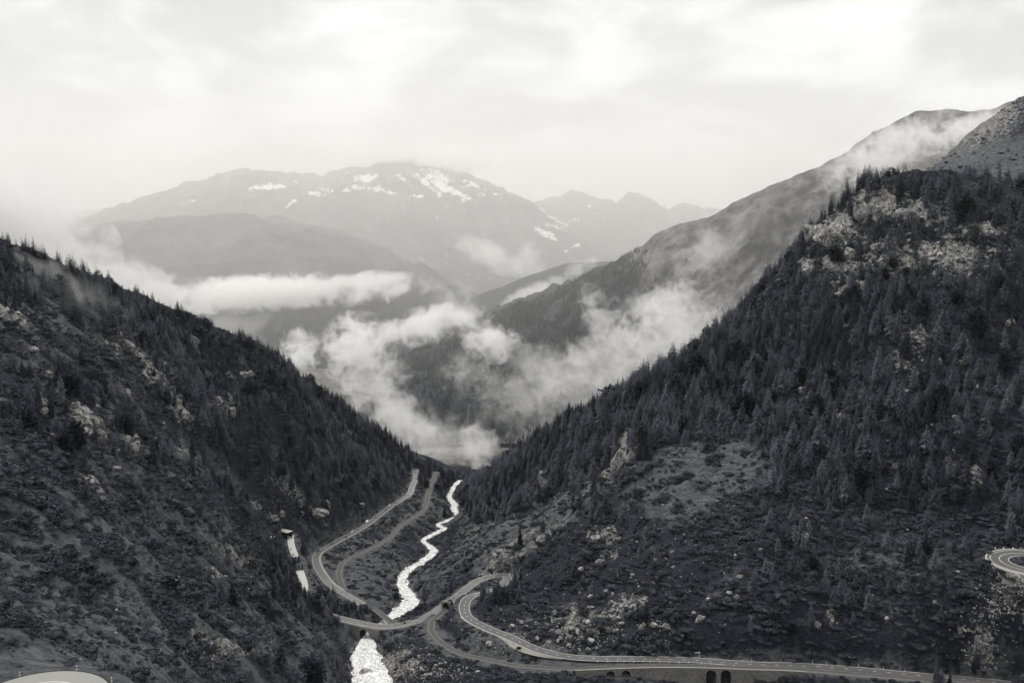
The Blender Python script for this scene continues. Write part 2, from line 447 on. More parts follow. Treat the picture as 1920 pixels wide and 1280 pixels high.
RAW = [(-600, 900, 385), (-700, 1050, 430), (-460, 620, 320), (-400, 420, 290), (-300, 250, 268), (-180, 120, 262), (0, 60, 225), (60, 90, 190), (170, 150, 120), (0, 300, 65), (-30, 430, 40), (120, 400, 45), (250, 330, 60), (420, 260, 80), (480, 430, 140), (330, 480, 62), (200, 500, 36), (60, 540, 18),
       (600, 700, 290), (800, 1000, 450), (960, 1500, 600), (300, 560, 92), (-66, 250, 130), (-60, 380, 70), (-84, 520, 34), (-140, 160, 222), (-80, 130, 214), (-60, 160, 180), (-120, 230, 204), (-82, 205, 203), (0, 560, 16), (100, 575, 20), (160, 570, 22)]
pts = [P(u, v, d=d) for u, v, d in CTRL + SKY_L + SKY_R] + RAW
for u, v, d in SKY_L:
    x, y, z = P(u, v, d=d); pts.append((x - 20, y + 150, z - 100))
for u, v, d in SKY_R:
    x, y, z = P(u, v, d=d)
    pts.append((x + 20, y + 150, z - (75 if u < 1600 else 20 if u > 1750 else 45)))
for u, v, d in ((1775, 296, 1450), (1830, 250, 1490), (1920, 194, 1550), (1990, 160, 1580)):
    x, y, z = P(u, v, d=d); pts += [(x, y, z), (x + 30, y + 180, z - 90)]
pts += [P(1850, 306, d=1280), P(1920, 285, d=1290), (-60, 1750, -150), (-180, 1750, -120), (80, 1750, -120)]
for ln, st in ((river, 14), (road_v, 16), (road_a, 16), (road_b, 14), (rail_r, 18), (rail_l, 18)):
    pts += [tuple(p[:3]) for p in ln[::st]]
for ln in (road_c, road_d):
    pts += [tuple(p) for p in ln[::15]]
pts = np.array(pts)
SX, SY = 1 / 300.0, 0.75 / 300.0
def tps_fit(p, lam=2e-3):
    q = p[:, :2] * (SX, SY); n = len(q)
    r2 = ((q[:, None] - q[None]) ** 2).sum(-1)
    K = 0.5 * r2 * np.log(r2 + 1e-12) + lam * np.eye(n)
    Pm = np.c_[np.ones(n), q]
    A = np.zeros((n + 3, n + 3)); A[:n, :n] = K; A[:n, n:] = Pm; A[n:, :n] = Pm.T
    return q, np.linalg.solve(A, np.r_[p[:, 2], 0, 0, 0])
TQ, TW = tps_fit(pts)
def tps(x, y):
    q = np.c_[x.ravel() * SX, y.ravel() * SY].astype(np.float32)
    out = np.empty(len(q))
    n = len(TQ); tq = TQ.astype(np.float32); w = TW[:n].astype(np.float32)
    for i in range(0, len(q), 20000):
        c = q[i:i + 20000]
        r2 = (c[:, :1] - tq[None, :, 0]) ** 2 + (c[:, 1:] - tq[None, :, 1]) ** 2
        out[i:i + 20000] = (0.5 * r2 * np.log(r2 + 1e-12)) @ w + TW[n] + c @ TW[n + 1:]
    return out.reshape(x.shape)

NC, NR = 660, 960
UG = np.linspace(-0.66, 0.66, NC)
LY0, LY1 = math.log(60), math.log(1800)
YG = np.exp(np.linspace(LY0, LY1, NR))
U2, Y2 = np.meshgrid(UG, YG)
X2 = U2 * Y2
# coarse fit, then refined bicubically by direct evaluation on every third sample
Z2 = tps(X2, Y2)

def line_dist(line, X, Y, reach, zcol=2):
    """distance to a line, height of its nearest point, side width"""
    D = np.full(X.shape, 1e6); Zn = np.zeros(X.shape); Wn = np.zeros(X.shape); Sg = np.zeros(X.shape)
    t = np.gradient(line[:, :2], axis=0)
    for i in range(0, len(line), 12):
        seg = line[i:i + 13]
        m = (X > seg[:, 0].min() - reach) & (X < seg[:, 0].max() + reach) & (Y > seg[:, 1].min() - reach) & (Y < seg[:, 1].max() + reach)
        if not m.any(): continue
        x, y = X[m], Y[m]
        d = np.sqrt((x[:, None] - seg[None, :, 0]) ** 2 + (y[:, None] - seg[None, :, 1]) ** 2)
        k = d.argmin(1); dm = d[np.arange(len(k)), k]
        better = dm < D[m]
        idx = np.where(m.ravel())[0][better]
        D.ravel()[idx] = dm[better]; Zn.ravel()[idx] = seg[k[better], 2]
        if line.shape[1] > 3: Wn.ravel()[idx] = seg[k[better], 3]
        tt = t[i:i + 13][k[better]]
        Sg.ravel()[idx] = tt[:, 0] * (y[better] - seg[k[better], 1]) - tt[:, 1] * (x[better] - seg[k[better], 0])
    return D, Zn, Wn, Sg

ROADS = [(road_v, 4.6), (road_a, 4.6), (road_b, 4.6), (rail_r, 3.2), (rail_l, 3.2), (road_c, 6.5), (road_d, 5.8)]
near_road = np.full(X2.shape, 1e6)
wsum = np.zeros(X2.shape); zsum = np.zeros(X2.shape); wmax = np.zeros(X2.shape)
for ln, hw in ROADS:
    D, Zn, _, _ = line_dist(ln, X2, Y2, 30)
    near_road = np.minimum(near_road, D - hw)
    w = 1 - smooth(hw + 0.8, hw + 11, D)
    wsum += w ** 3 + 1e-9 * 0; zsum += w ** 3 * Zn; wmax = np.maximum(wmax, w)
DR, ZR, WR, _ = line_dist(river, X2, Y2, 45)

# relief: gullies along the fall line and broken ground
side = smooth(-140, -40, X2 + 0.03 * Y2)
gl = ridged(X2 / 150 + 3, Y2 / 48 + fbm(X2 / 90, Y2 / 90, 2, 5) * 0.6, 3, 11, 0.5)
gr = ridged((X2 * 0.5 + Y2 * 0.86) / 160, (X2 * 0.86 - Y2 * 0.5) / 55 + fbm(X2 / 80, Y2 / 80, 2, 9) * 0.7, 3, 21, 0.5)
relief = (1 - side) * gl * 6.0 + side * gr * 4.6
relief += fbm(X2 / 38, Y2 / 38, 3, 31) * 4.0 + fbm(X2 / 9, Y2 / 9, 3, 41, 0.6) * 1.5
amp = smooth(0, 22, near_road) * smooth(2, 26, DR - WR)
amp *= 0.35 + 0.65 * smooth(150, 450, Y2)
U_, V_ = proj(X2, Y2, Z2)
def blobs(lst, u, v):
    s = np.zeros(u.shape)
    for b in lst:
        cu, cv, su, sv, a = b[:5]
        th = R(b[5]) if len(b) > 5 else 0
        du, dv = u - cu, v - cv
        p, q = du * math.cos(th) + dv * math.sin(th), -du * math.sin(th) + dv * math.cos(th)
        s = np.maximum(s, a * np.exp(-0.5 * ((p / su) ** 2 + (q / sv) ** 2)))
    return s
ROCK = [(160, 800, 34, 24, 1, 30), (225, 650, 34, 20, 1, 40), (280, 695, 50, 16, 1, 45), (330, 770, 40, 12, .9, 50), (420, 768, 20, 18, 1), (180, 935, 40, 9, 1, 55), (20, 612, 50, 8, 1, 36), (70, 765, 25, 14, .9, 45), (245, 850, 12, 26, .9, 60), (340, 870, 12, 30, .8, 60),
        (560, 940, 50, 12, .8, 40), (490, 960, 30, 10, .8, 40), (640, 905, 20, 14, .7, 40), (420, 700, 30, 10, .8, 40), (380, 660, 30, 8, .7, 40), (70, 850, 30, 12, .7, 40),
        (1560, 430, 50, 32, 1), (1650, 392, 55, 30, 1), (1730, 405, 60, 26, .9), (1740, 490, 110, 30, 1), (1855, 440, 60, 12, 1), (1545, 505, 60, 16, 1), (1170, 850, 22, 36, 1), (1015, 905, 12, 24, .9), (1130, 1010, 34, 16, .9), (1145, 1052, 18, 12, .9),
        (1080, 1175, 70, 26, .9), (1180, 1150, 40, 26, .8), (1590, 545, 40, 16, .9), (1780, 890, 24, 26, .8), (1830, 900, 22, 18, .8), (1845, 1190, 24, 30, .6), (1900, 1112, 34, 24, .8), (740, 1245, 60, 22, .9), (960, 1035, 70, 6, .9, -38), (1010, 1020, 60, 6, .8, -36), (1110, 920, 60, 8, .8, -38),
        (1720, 640, 40, 30, .7), (1580, 800, 20, 20, .7), (1230, 800, 20, 18, .8), (1860, 240, 90, 30, .8, -35), (1330, 615, 30, 10, .6), (1690, 690, 30, 30, .7), (1510, 1000, 10, 14, .8), (1560, 1170, 10, 16, .8), (1010, 1200, 40, 12, .6, 25), (400, 1220, 60, 10, .8, 22), (440, 1060, 40, 14, .8, 40), (400, 1100, 20, 14, .7)]
GRASS = [(1340, 880, 60, 40, 1.2), (1290, 930, 80, 34, .9), (1360, 940, 60, 40, .6), (1030, 970, 110, 30, .8, -35), (960, 1010, 70, 24, .8, -35), (780, 1080, 50, 40, .5), (690, 1080, 60, 40, .8), (900, 990, 40, 40, .6), (250, 1150, 300, 90, .45, 20), (560, 1225, 60, 26, .7), (720, 1110, 60, 30, .9), (60, 1000, 120, 30, .3, 25),
         (860, 1040, 60, 30, .7, -35), (840, 1200, 60, 20, .7, 20), (930, 1215, 80, 16, .8, 15), (60, 680, 60, 20, .6, 35), (380, 1010, 90, 30, .55, 38), (1640, 1075, 120, 50, .5), (1560, 1235, 90, 10, .8, 5), (120, 1250, 120, 12, 1.0), (1830, 290, 90, 30, .9), (1900, 320, 60, 30, .9), (760, 1185, 60, 18, .7), (400, 900, 50, 20, .4, 40), (100, 600, 120, 16, .5, 25), (820, 960, 50, 40, .5)]
rockm = blobs(ROCK, U_, V_)
grassm = blobs(GRASS, U_, V_)
crag = ridged(X2 / 14, (Y2 * 0.4 + Z2) / 10, 4, 61, 0.55)
Z2 = Z2 + amp * (relief + smooth(0.35, 0.9, rockm) * crag * 2.6)
Z2 = np.where(wsum > 1e-6, Z2 * (1 - wmax) + (zsum / np.maximum(wsum, 1e-9) - 0.35) * wmax, Z2)
# the river bed is cut last, so it also passes under the bridge
wr = 1 - smooth(0, 1, (DR - WR) / (3 + 0.55 * WR + 3.0))
bed = ZR - 0.8
Z2 = np.where(DR < 45, Z2 * (1 - wr) + np.minimum(bed, Z2) * wr, Z2)
# foot of the arched wall below the railway
wall_line = np.array([p for p in rail_r if p[0] > 38 and p[0] < 175])
foot = wall_line.copy(); foot[:, 1] -= 9.0
DF, ZF, _, _ = line_dist(foot, X2, Y2, 20)
fx = np.interp(foot[:, 0], [38, 50, 60, 72, 84, 100, 112, 128, 140, 175], [24, 25.5, 26.3, 26.8, 25.5, 23, 20, 19, 27, 36])
FZ = np.interp(X2, foot[:, 0], fx)
front = (Y2 < np.interp(X2, wall_line[:, 0], wall_line[:, 1]) + 1.0) & (DF < 16)
wf = np.where(Y2 > np.interp(X2, wall_line[:, 0], wall_line[:, 1]) - 9, 1.0, 1 - smooth(4, 15, DF)) * front * ((X2 > 38) & (X2 < 174))
Z2 = Z2 * (1 - wf) + np.minimum(FZ + 0.3 * fbm(X2 / 5, Y2 / 5, 2, 77), Z2) * wf

mx, my, _m = P(772, 1176, z=14.0)
md = np.hypot((X2 - mx) / 13, (Y2 - my) / 4.5)
Z2 = np.where((near_road > 0.3) | True, np.maximum(Z2, np.where(md < 1, 14.6 - 4.0 * md ** 2, -999)), Z2)
# the stream cut on both faces of the bridge
ib_ = int(np.argmin(np.abs(proj(road_a[:, 0], road_a[:, 1], road_a[:, 2])[0] - 690) + np.abs(proj(road_a[:, 0], road_a[:, 1], road_a[:, 2])[1] - 1172)))
BT = road_a[ib_ + 2, :2] - road_a[ib_ - 2, :2]; BT /= np.linalg.norm(BT)
bs = (X2 - road_a[ib_, 0]) * BT[0] + (Y2 - road_a[ib_, 1]) * BT[1]; bt = -(X2 - road_a[ib_, 0]) * BT[1] + (Y2 - road_a[ib_, 1]) * BT[0]
lim = 2.2 + np.maximum(0, np.abs(bs) - 6.0) * 1.3 + np.maximum(0, np.abs(bt) - 9) * 1.0
cutm = (np.abs(bs) < 13) & (np.abs(bt) < 16) & ((np.abs(bt) > 2.6) | (np.abs(bs) < 8))
Z2 = np.where(cutm, np.minimum(Z2, lim), Z2)

def grid_faces(nr, nc):
    i = np.arange((nr - 1) * (nc - 1)); r, c = i // (nc - 1), i % (nc - 1)
    a = r * nc + c
    return np.stack([a, a + 1, a + nc + 1, a + nc], 1)
def add_attr(o, name, arr):
    a = o.data.attributes.new(name, 'FLOAT', 'POINT')
    a.data.foreach_set('value', np.asarray(arr, np.float32).ravel())
slope = mesh_obj('valley_terrain', np.stack([X2, Y2, Z2], -1).reshape(-1, 3), grid_faces(NR, NC), M['slope'], smooth_shade=True)
add_attr(slope, 'rock', rockm + 0.12 * smooth(0.8, 1.6, np.hypot(*np.gradient(Z2)) / np.maximum(np.gradient(Y2)[0], 0.1)))
gully = (1 - side) * smooth(0.1, 1.0, gl) + side * smooth(0.2, 1.1, gr)
add_attr(slope, 'grass', grassm + 0.37 * gully * (0.45 + 0.55 * (1 - side)) + 0.0 * (1 - side) + 0.5 * (1 - smooth(1, 9, near_road)) + 0.08)
tag(slope, kind='structure')

def ground(x, y):
    """height of the near terrain"""
    x, y = np.asarray(x, float), np.asarray(y, float)
    c = (x / y - UG[0]) / (UG[1] - UG[0]); r = (np.log(y) - LY0) / (LY1 - LY0) * (NR - 1)
    c = np.clip(c, 0, NC - 1.001); r = np.clip(r, 0, NR - 1.001)
    ci, ri = c.astype(int), r.astype(int); cf, rf = c - ci, r - ri
    return (Z2[ri, ci] * (1 - cf) + Z2[ri, ci + 1] * cf) * (1 - rf) + (Z2[ri + 1, ci] * (1 - cf) + Z2[ri + 1, ci + 1] * cf) * rf
HOR = np.maximum.accumulate((Z2 - CAMZ) / Y2, axis=0)
def lookup(A, x, y):
    c = np.clip(((x / y - UG[0]) / (UG[1] - UG[0])).round().astype(int), 0, NC - 1)
    r = np.clip(((np.log(y) - LY0) / (LY1 - LY0) * (NR - 1)).round().astype(int), 0, NR - 1)
    return A[r, c]
def hit(u, v, ymin=150):
    a, dy, dz = ray(u, v)
    ys = np.linspace(ymin, 1780, 3300)
    z = CAMZ + dz / dy * ys
    b = np.where(z < ground(a / dy * ys, ys))[0]
    y = ys[b[0]] if len(b) else 1700.0
    return np.array((a / dy * y, y, float(ground(a / dy * y, y))))

# ================================================================== mountains beyond
def mountain(name, mat, sky, base, uw, nu, ny, back, rel, forest=None, rock=None, snow=None, prof=0.9, backdrop=0.5, seed=100, crest=0.38):
    """ridge line sky = (u, v, distance); base = (u, distance, z)"""
    us = np.linspace(uw[0], uw[1], nu)
    s = np.array(sky, float); b = np.array(base, float)
    vr, yr = np.interp(us, s[:, 0], s[:, 1]), np.interp(us, s[:, 0], s[:, 2])
    yb, zb = np.interp(us, b[:, 0], b[:, 1]), np.interp(us, b[:, 0], b[:, 2])
    vr = vr + 7.0 * fbm(us / 26, us * 0 + seed, 4, seed, 0.62) * (crest < 0.3)
    zr = np.array([P(u, v, d=d)[2] for u, v, d in zip(us, vr, yr)])
    xr = np.array([P(u, v, d=d)[0] / d for u, v, d in zip(us, vr, yr)])
    T = np.concatenate([np.linspace(0, 1, ny), np.linspace(1, 1 + back, ny // 4)[1:]])[:, None]
    Y = yb + (yr - yb) * T
    f = np.clip(T, 0, 1)
    f = prof * f ** 1.25 + (1 - prof) * (1 - (1 - f) ** 1.6)
    Z = zb + (zr - zb) * f - np.maximum(T - 1, 0) * (zr - zb) * backdrop
    X = xr * Y
    env = smooth(0, 0.12, T) * (crest + (1 - crest) * (1 - smooth(0.75, 1.0, T) * smooth(-1.3, -1.0, -T)))
    Z = Z + rel(X, Y) * env
    o = mesh_obj(name, np.stack([X, Y, Z], -1).reshape(-1, 3), grid_faces(*X.shape), mat, smooth_shade=True)
    u, v = proj(X, Y, Z)
    n = fbm(X / 300, Y / 300, 3, seed)
    add_attr(o, 'forest', forest(u, v, n, X, Y, Z) if forest else np.zeros(X.shape))
    add_attr(o, 'rock', rock(u, v, n, X, Y, Z) if rock else np.zeros(X.shape))
    if snow is not None: add_attr(o, 'snow', blobs(snow, u, v) + 0.12 * smooth(0.2, 1.2, ridged(X / 260, Y / 420, 3, 171)) * smooth(395, 350, v))
    tag(o, kind='structure')
    return o, X, Y, Z

def forest1(u, v, n, X, Y, Z):
    T = np.interp(u, [700, 1080, 1160, 1230, 1320, 1420, 1600], [400, 430, 470, 530, 590, 650, 700])
    return smooth(-90, 120, v - T + 120 * n + 70 * fbm(X / 70, Y / 70, 3, 131)) * (1 - 0.9 * blobs([(1050, 800, 120, 22, 1, -20), (1330, 560, 70, 50, .9), (1180, 740, 60, 40, .5), (940, 760, 60, 30, .4)], u, v)) * smooth(860, 830, v)
SKY1 = [(640, 880, 3600), (680, 800, 3700), (715, 735, 3800), (745, 690, 3850), (780, 668, 3850), (830, 648, 3820), (900, 612, 3780), (1000, 572, 3700), (1080, 536, 3600), (1150, 508, 3500), (1210, 470, 3400), (1225, 458, 3390), (1280, 434, 3300), (1340, 412, 3240), (1380, 392, 3200), (1440, 362, 3150), (1500, 336, 3100), (1540, 318, 3100),
        (1600, 284, 3100), (1640, 262, 3150), (1680, 242, 3180), (1715, 226, 3200), (1745, 222, 3200), (1775, 216, 3200), (1810, 220, 3200), (1855, 216, 3200), (1920, 200, 3200), (2080, 190, 3200)]
def rel1(X, Y): return ridged(X / 420 + fbm(X / 500, Y / 500, 2, 3) * .5, Y / 900, 5, 71, 0.55) * 46 + fbm(X / 90, Y / 90, 4, 72) * 20
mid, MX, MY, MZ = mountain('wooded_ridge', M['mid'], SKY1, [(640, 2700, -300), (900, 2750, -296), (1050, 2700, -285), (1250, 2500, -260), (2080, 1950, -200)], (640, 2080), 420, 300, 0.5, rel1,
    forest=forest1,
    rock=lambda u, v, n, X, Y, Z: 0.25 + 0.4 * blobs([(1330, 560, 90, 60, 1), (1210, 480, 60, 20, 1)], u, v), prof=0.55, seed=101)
SKY2 = [(840, 585, 5000), (870, 566, 5000), (920, 543, 5000), (990, 514, 5000), (1060, 495, 5050), (1110, 491, 5100), (1170, 488, 5150), (1260, 478, 5200), (1400, 470, 5200)]
def rel2(X, Y): return fbm(X / 300, Y / 300, 5, 81) * 40
mountain('far_wooded_spur', M['spur'], SKY2, [(840, 4300, -300), (1400, 4300, -250)], (840, 1400), 200, 110, 0.5, rel2, forest=lambda u, v, n, X, Y, Z: 0.85 + 0.2 * n, seed=102)
SKY3 = [(-300, 470, 6400), (-60, 452, 6400), (60, 446, 6500), (120, 436, 6500), (180, 428, 6500), (260, 424, 6500), (330, 418, 6500), (400, 412, 6500), (460, 408, 6500), (520, 414, 6450), (580, 428, 6400), (640, 442, 6350), (720, 470, 6250), (800, 515, 6150), (870, 556, 6050), (950, 602, 6000), (1060, 660, 5900), (1160, 700, 5800)]
def rel3(X, Y): return ridged(X / 900 + Y / 2500, Y / 1500 + fbm(X / 900, Y / 900, 2, 4), 5, 91, 0.52) * 70 + fbm(X / 160, Y / 160, 3, 92) * 16
mountain('grassy_dome_mountain', M['dome'], SKY3, [(-300, 4300, -300), (500, 4200, -305), (1160, 4300, -305)], (-300, 1160), 330, 200, 0.6, rel3,
    forest=lambda u, v, n, X, Y, Z: smooth(500, 560, v + 50 * n), rock=lambda u, v, n, X, Y, Z: 0.2 + 0 * u, prof=0.35, seed=103)
SKY4 = [(-300, 420, 9800), (40, 420, 9700), (120, 418, 9600), (200, 402, 9600), (250, 384, 9550), (300, 366, 9500), (345, 348, 9500), (380, 338, 9500), (415, 328, 9500), (435, 319, 9500), (452, 316, 9500), (475, 319, 9500), (520, 322, 9500), (560, 325, 9500), (600, 331, 9500), (622, 322, 9500), (643, 315, 9500), (665, 317, 9500), (690, 312, 9500), (712, 303, 9500), (733, 297, 9500), (750, 298, 9500), (775, 301, 9500),
        (800, 308, 9500), (840, 314, 9450), (880, 326, 9400), (920, 345, 9300), (960, 363, 9200), (1000, 382, 9100), (1050, 420, 9000), (1120, 470, 8900), (1200, 520, 8800)]
SNOW = [(497, 351, 26, 4.5, 1.1, -4), (520, 349, 14, 3.5, 1), (470, 353, 10, 3, 1, -10), (546, 380, 9, 3, 1.1, -45), (590, 363, 13, 3.5, 1), (612, 357, 10, 3, .9), (688, 334, 18, 4, 1.1, -5), (670, 352, 16, 3, 1), (705, 355, 26, 3, 1, 8), (650, 357, 10, 2.5, .9), (733, 362, 14, 2.5, .9, 10), (790, 368, 12, 2.5, .9), (800, 345, 26, 4, 1, 40), (826, 335, 18, 9, 1.15, 20), (838, 352, 36, 7, 1.1, 30), (862, 364, 20, 5, 1, 25),
        (886, 346, 16, 4, .85, 20), (755, 335, 12, 4, .8, 30), (345, 381, 12, 2.5, 1, -18), (362, 376, 6, 2, .9), (835, 388, 8, 2, .7), (935, 365, 8, 2, .7), (1022, 438, 22, 5, 1.1, 32), (1040, 424, 16, 3.5, 1, 10), (1048, 415, 20, 2.5, 1, 25), (1076, 411, 9, 2.5, .9), (1078, 462, 10, 2.5, 1, -30), (1062, 469, 6, 2.5, .9), (1015, 392, 10, 2, .8, 40), (1105, 386, 4, 3, .8)]
def rel4(X, Y): return ridged(X / 700 + fbm(X / 800, Y / 800, 2, 6) * .6, Y / 1300, 6, 95, 0.55) * 62 + fbm(X / 130, Y / 130, 4, 96) * 24
mountain('snow_flecked_massif', M['peaks'], SKY4, [(-300, 6700, 50), (400, 6600, 120), (800, 6300, -150), (1200, 6300, -220)], (-300, 1200), 460, 220, 0.4, rel4, rock=lambda u, v, n, X, Y, Z: smooth(420, 340, v) * 0.7, snow=SNOW, prof=0.6, seed=104, crest=0.1)
SKY5 = [(900, 420, 11000), (960, 395, 11000), (1005, 379, 11000), (1040, 371, 11000), (1060, 362, 11000), (1078, 358, 11000), (1095, 362, 11000), (1110, 371, 11000), (1130, 375, 11000), (1145, 374, 11000), (1155, 380, 11000), (1170, 370, 10900), (1180, 363, 10900), (1195, 361, 10900), (1205, 368, 10900), (1220, 374, 10900), (1240, 388, 10800), (1256, 394, 11500), (1268, 384, 11500), (1290, 383, 11500), (1320, 391, 11500), (1400, 400, 11500), (1600, 420, 11500)]
def rel5(X, Y): return ridged(X / 420, Y / 900, 6, 97, 0.55) * 70 + fbm(X / 120, Y / 120, 4, 98) * 22
mountain('jagged_far_peaks', M['peaks'], SKY5, [(900, 7600, -150), (1600, 7600, -150)], (900, 1600), 300, 160, 0.4, rel5, rock=lambda u, v, n, X, Y, Z: smooth(450, 360, v) * 0.8, snow=SNOW, prof=0.75, seed=105, crest=0.12)
SKY6 = [(-400, 400, 13500), (0, 402, 13500), (55, 392, 13500), (80, 398, 13500), (130, 398, 13500), (190, 399, 13500), (260, 396, 13500), (400, 410, 13500)]
mountain('pale_distant_range', M['peaks'], SKY6, [(-400, 10500, 0), (400, 10500, 0)], (-400, 400), 120, 60, 0.3, rel5, prof=0.7, seed=106)

# valley floor and the ground sheet under everything
fx_, fy_ = np.meshgrid(np.linspace(-2200, 2200, 160), np.linspace(1650, 4600, 160))
fz = -303 + fbm(fx_ / 400, fy_ / 400, 3, 201) * 10 + smooth(300, 1400, np.abs(fx_ + 100)) * 30
vf = mesh_obj('valley_floor', np.stack([fx_, fy_, fz], -1).reshape(-1, 3), grid_faces(*fx_.shape), M['floor'], smooth_shade=True)
uf, vf_ = proj(fx_, fy_, fz)
add_attr(vf, 'forest', blobs([(840, 880, 60, 10, .9), (930, 855, 60, 8, .5), (820, 862, 40, 4, .6)], uf, vf_)); add_attr(vf, 'rock', np.full(fx_.shape, 0.15))
tag(vf, kind='structure')
gv, gf = box(-15000, 15000, -900, 16500, -319, -316)
tag(mesh_obj('ground', gv, gf, M['floor']), kind='structure')
# ================================================================== river, roads, railway
def frame(line):
    t = np.gradient(line[:, :2], axis=0); t /= np.linalg.norm(t, axis=1)[:, None] + 1e-9
    return t, np.stack([-t[:, 1], t[:, 0]], 1)        # tangent, left normal
def ribbon(name, line, offs, zoff, mat, parent=None, wcol=None, jitter=None):
    """strip whose cross section has points at offs (left positive) and heights zoff"""
    t, n = frame(line)
    V = []
    for k, (o_, z_) in enumerate(zip(offs, zoff)):
        w = line[:, wcol] * o_ if wcol is not None else np.full(len(line), o_, float)
        if jitter is not None: w = w + jitter(k)
        V.append(np.c_[line[:, :2] + n * w[:, None], line[:, 2] + z_])
    V = np.stack(V, 1)
    f = grid_faces(len(line), len(offs))
    return mesh_obj(name, V.reshape(-1, 3), f[:, ::-1], mat, parent)
def band(name, line, o0, o1, z0, z1, mat, parent=None):
    """raised kerb-like band with sides"""
    return ribbon(name, line, [max(o0, o1), max(o0, o1), min(o0, o1), min(o0, o1)], [z0, z1, z1, z0], mat, parent)

nl = len(river); jr = np.random.default_rng(3)
jl = [np.convolve(jr.normal(0, 1, nl), np.ones(4) / 4, 'same') * 1.6 for _ in range(9)]
ro = np.linspace(1, -1, 13)
wv = ribbon('river', river, ro, 0.10 + 0.25 * (1 - ro ** 2), M['water'], wcol=3, jitter=lambda k: jl[0] if k == 0 else jl[8] if k == 12 else 0)
me = wv.data; co = np.empty(len(me.vertices) * 3); me.vertices.foreach_get('co', co); co = co.reshape(-1, 3)
co[:, 2] += 0.38 * fbm(co[:, 0] / 4.0, co[:, 1] / 4.0, 2, 301)
me.polygons.foreach_set('use_smooth', np.ones(len(me.polygons), dtype=bool))
me.vertices.foreach_set('co', co.ravel()); tag(wv, kind='structure')

def road(name, line, hw, mat, dash=None, edge=True, line_w=0.2):
    o = tag(ribbon(name, line, [hw, 0, -hw], [0, 0.05, 0], mat), kind='structure')
    if edge:
        for s in (1, -1):
            ribbon('edge_line', line, [s * (hw - 0.35) + line_w / 2, s * (hw - 0.35) - line_w / 2], [0.02, 0.02], M['paint'], o)
    if dash:
        s0, s1, on, per = dash
        k = s0
        while k + on < s1:
            seg = line[int(k / DS):int((k + on) / DS) + 1]
            if len(seg) >= 2: ribbon('lane_dash', seg, [line_w * 0.6, -line_w * 0.6], [0.062, 0.062], M['paint'], o)
            k += per
    return o
def index_at(line, u, v=None):
    uu, vv = proj(line[:, 0], line[:, 1], line[:, 2])
    d = np.abs(uu - u) + (0 if v is None else np.abs(vv - v))
    return int(d.argmin())
rd0 = road('valley_road', road_v, 3.5, M['road'])
band('kerb', road_v[:index_at(road_v, 640, 1109)], 3.7, 4.2, -0.6, 0.55, M['kerb'], rd0)
iA = index_at(road_a, 884, 1116)
lower, upper = road_a[:iA + 1], road_a[iA:]
rd1 = road('bridge_road', lower, 3.5, M['road'])
band('kerb', lower[:index_at(lower, 780, 1166)], 3.65, 4.05, -0.6, 0.8, M['kerb'], rd1)
band('kerb', lower[:index_at(lower, 780, 1166)], -3.65, -4.05, -0.6, 0.8, M['kerb'], rd1)
band('kerb', lower[index_at(lower, 793, 1161):index_at(lower, 926, 1079)], 3.6, 4.0, -0.5, 0.6, M['kerb'], rd1)
ds0 = 18; ds1 = (len(upper) - 1) * DS
rd2 = road('mountain_road', upper, 4.0, M['road_dry'], dash=(6, ds1, 3.8, 8.0), line_w=0.3)
i0, i1 = index_at(upper, 1062), index_at(upper, 1415)
ib = index_at(upper, 1480); ie = index_at(upper, 1790)
band('kerb', upper[index_at(upper, 873, 1154):index_at(upper, 1062)], -4.1, -4.6, -0.5, 0.4, M['kerb'], rd2)
vg = upper[index_at(upper, 930, 1184):index_at(upper, 1062, 1230)]
vw = np.sin(np.linspace(0, math.pi, len(vg))) ** 1.5 * 4.5 + 0.05 + 0.5 * np.abs(perlin(np.arange(len(vg)) / 3.0, np.zeros(len(vg)), 5))
ribbon('gravel_verge', vg, [-4.2, -4.2, -4.2], [-0.05, -0.2, -0.8], M['gravel'], rd2, jitter=lambda k: -(0, .55, 1.0)[k] * vw)
ribbon('paved_verge', upper[ib:ie], [-4.05, -6.2], [-0.04, -0.04], M['concrete_road'], rd2)
gb0, gb1, gb2 = index_at(road_b, 555, 1045), index_at(road_b, 562, 1070), index_at(road_b, 573, 1110)
rd3 = road('tunnel_road', road_b[:gb0], 2.9, M['wet_gravel'], edge=False)
rd6 = road('side_road', road_b[gb1:gb2], 3.2, M['wet_gravel'], edge=False)
rd4 = tag(ribbon('hairpin_road', road_c, [6.2, 0, -6.2], [0.0, 0.03, 0.0], M['road_dry']), kind='structure')
for a in (5.6, 0.5, -4.6): ribbon('edge_line' if abs(a) > 1 else 'centre_line', road_c, [a + 0.18, a - 0.18], [0.05, 0.05], M['paint'], rd4)
band('kerb', road_c, -6.3, -7.2, -2.2, 0.25, M['kerb'], rd4)
rd5 = tag(ribbon('near_hairpin_road', road_d, [5.0, 0, -4.4], [0.0, 0.03, 0.0], M['concrete_road']), kind='structure')
ribbon('centre_line', road_d, [0.95, 0.65], [0.05, 0.05], M['paint'], rd5)
band('gutter', road_d, -4.42, -4.75, -0.3, 0.02, M['dark'], rd5)

def railway(name, line):
    o = tag(ribbon(name, line, [2.9, 1.9, -1.9, -2.9], [-0.45, 0.25, 0.25, -0.45], M['ballast']), kind='structure')
    ribbon('sleeper_bed', line, [1.15, -1.15], [0.32, 0.32], M['track'], o)
    for s in (-1, 1): band('rail', line, s * 0.5 - 0.06, s * 0.5 + 0.06, 0.3, 0.5, M['steel'], o)
    return o
railway('railway', rail_r)
rl = railway('valley_railway', rail_l)

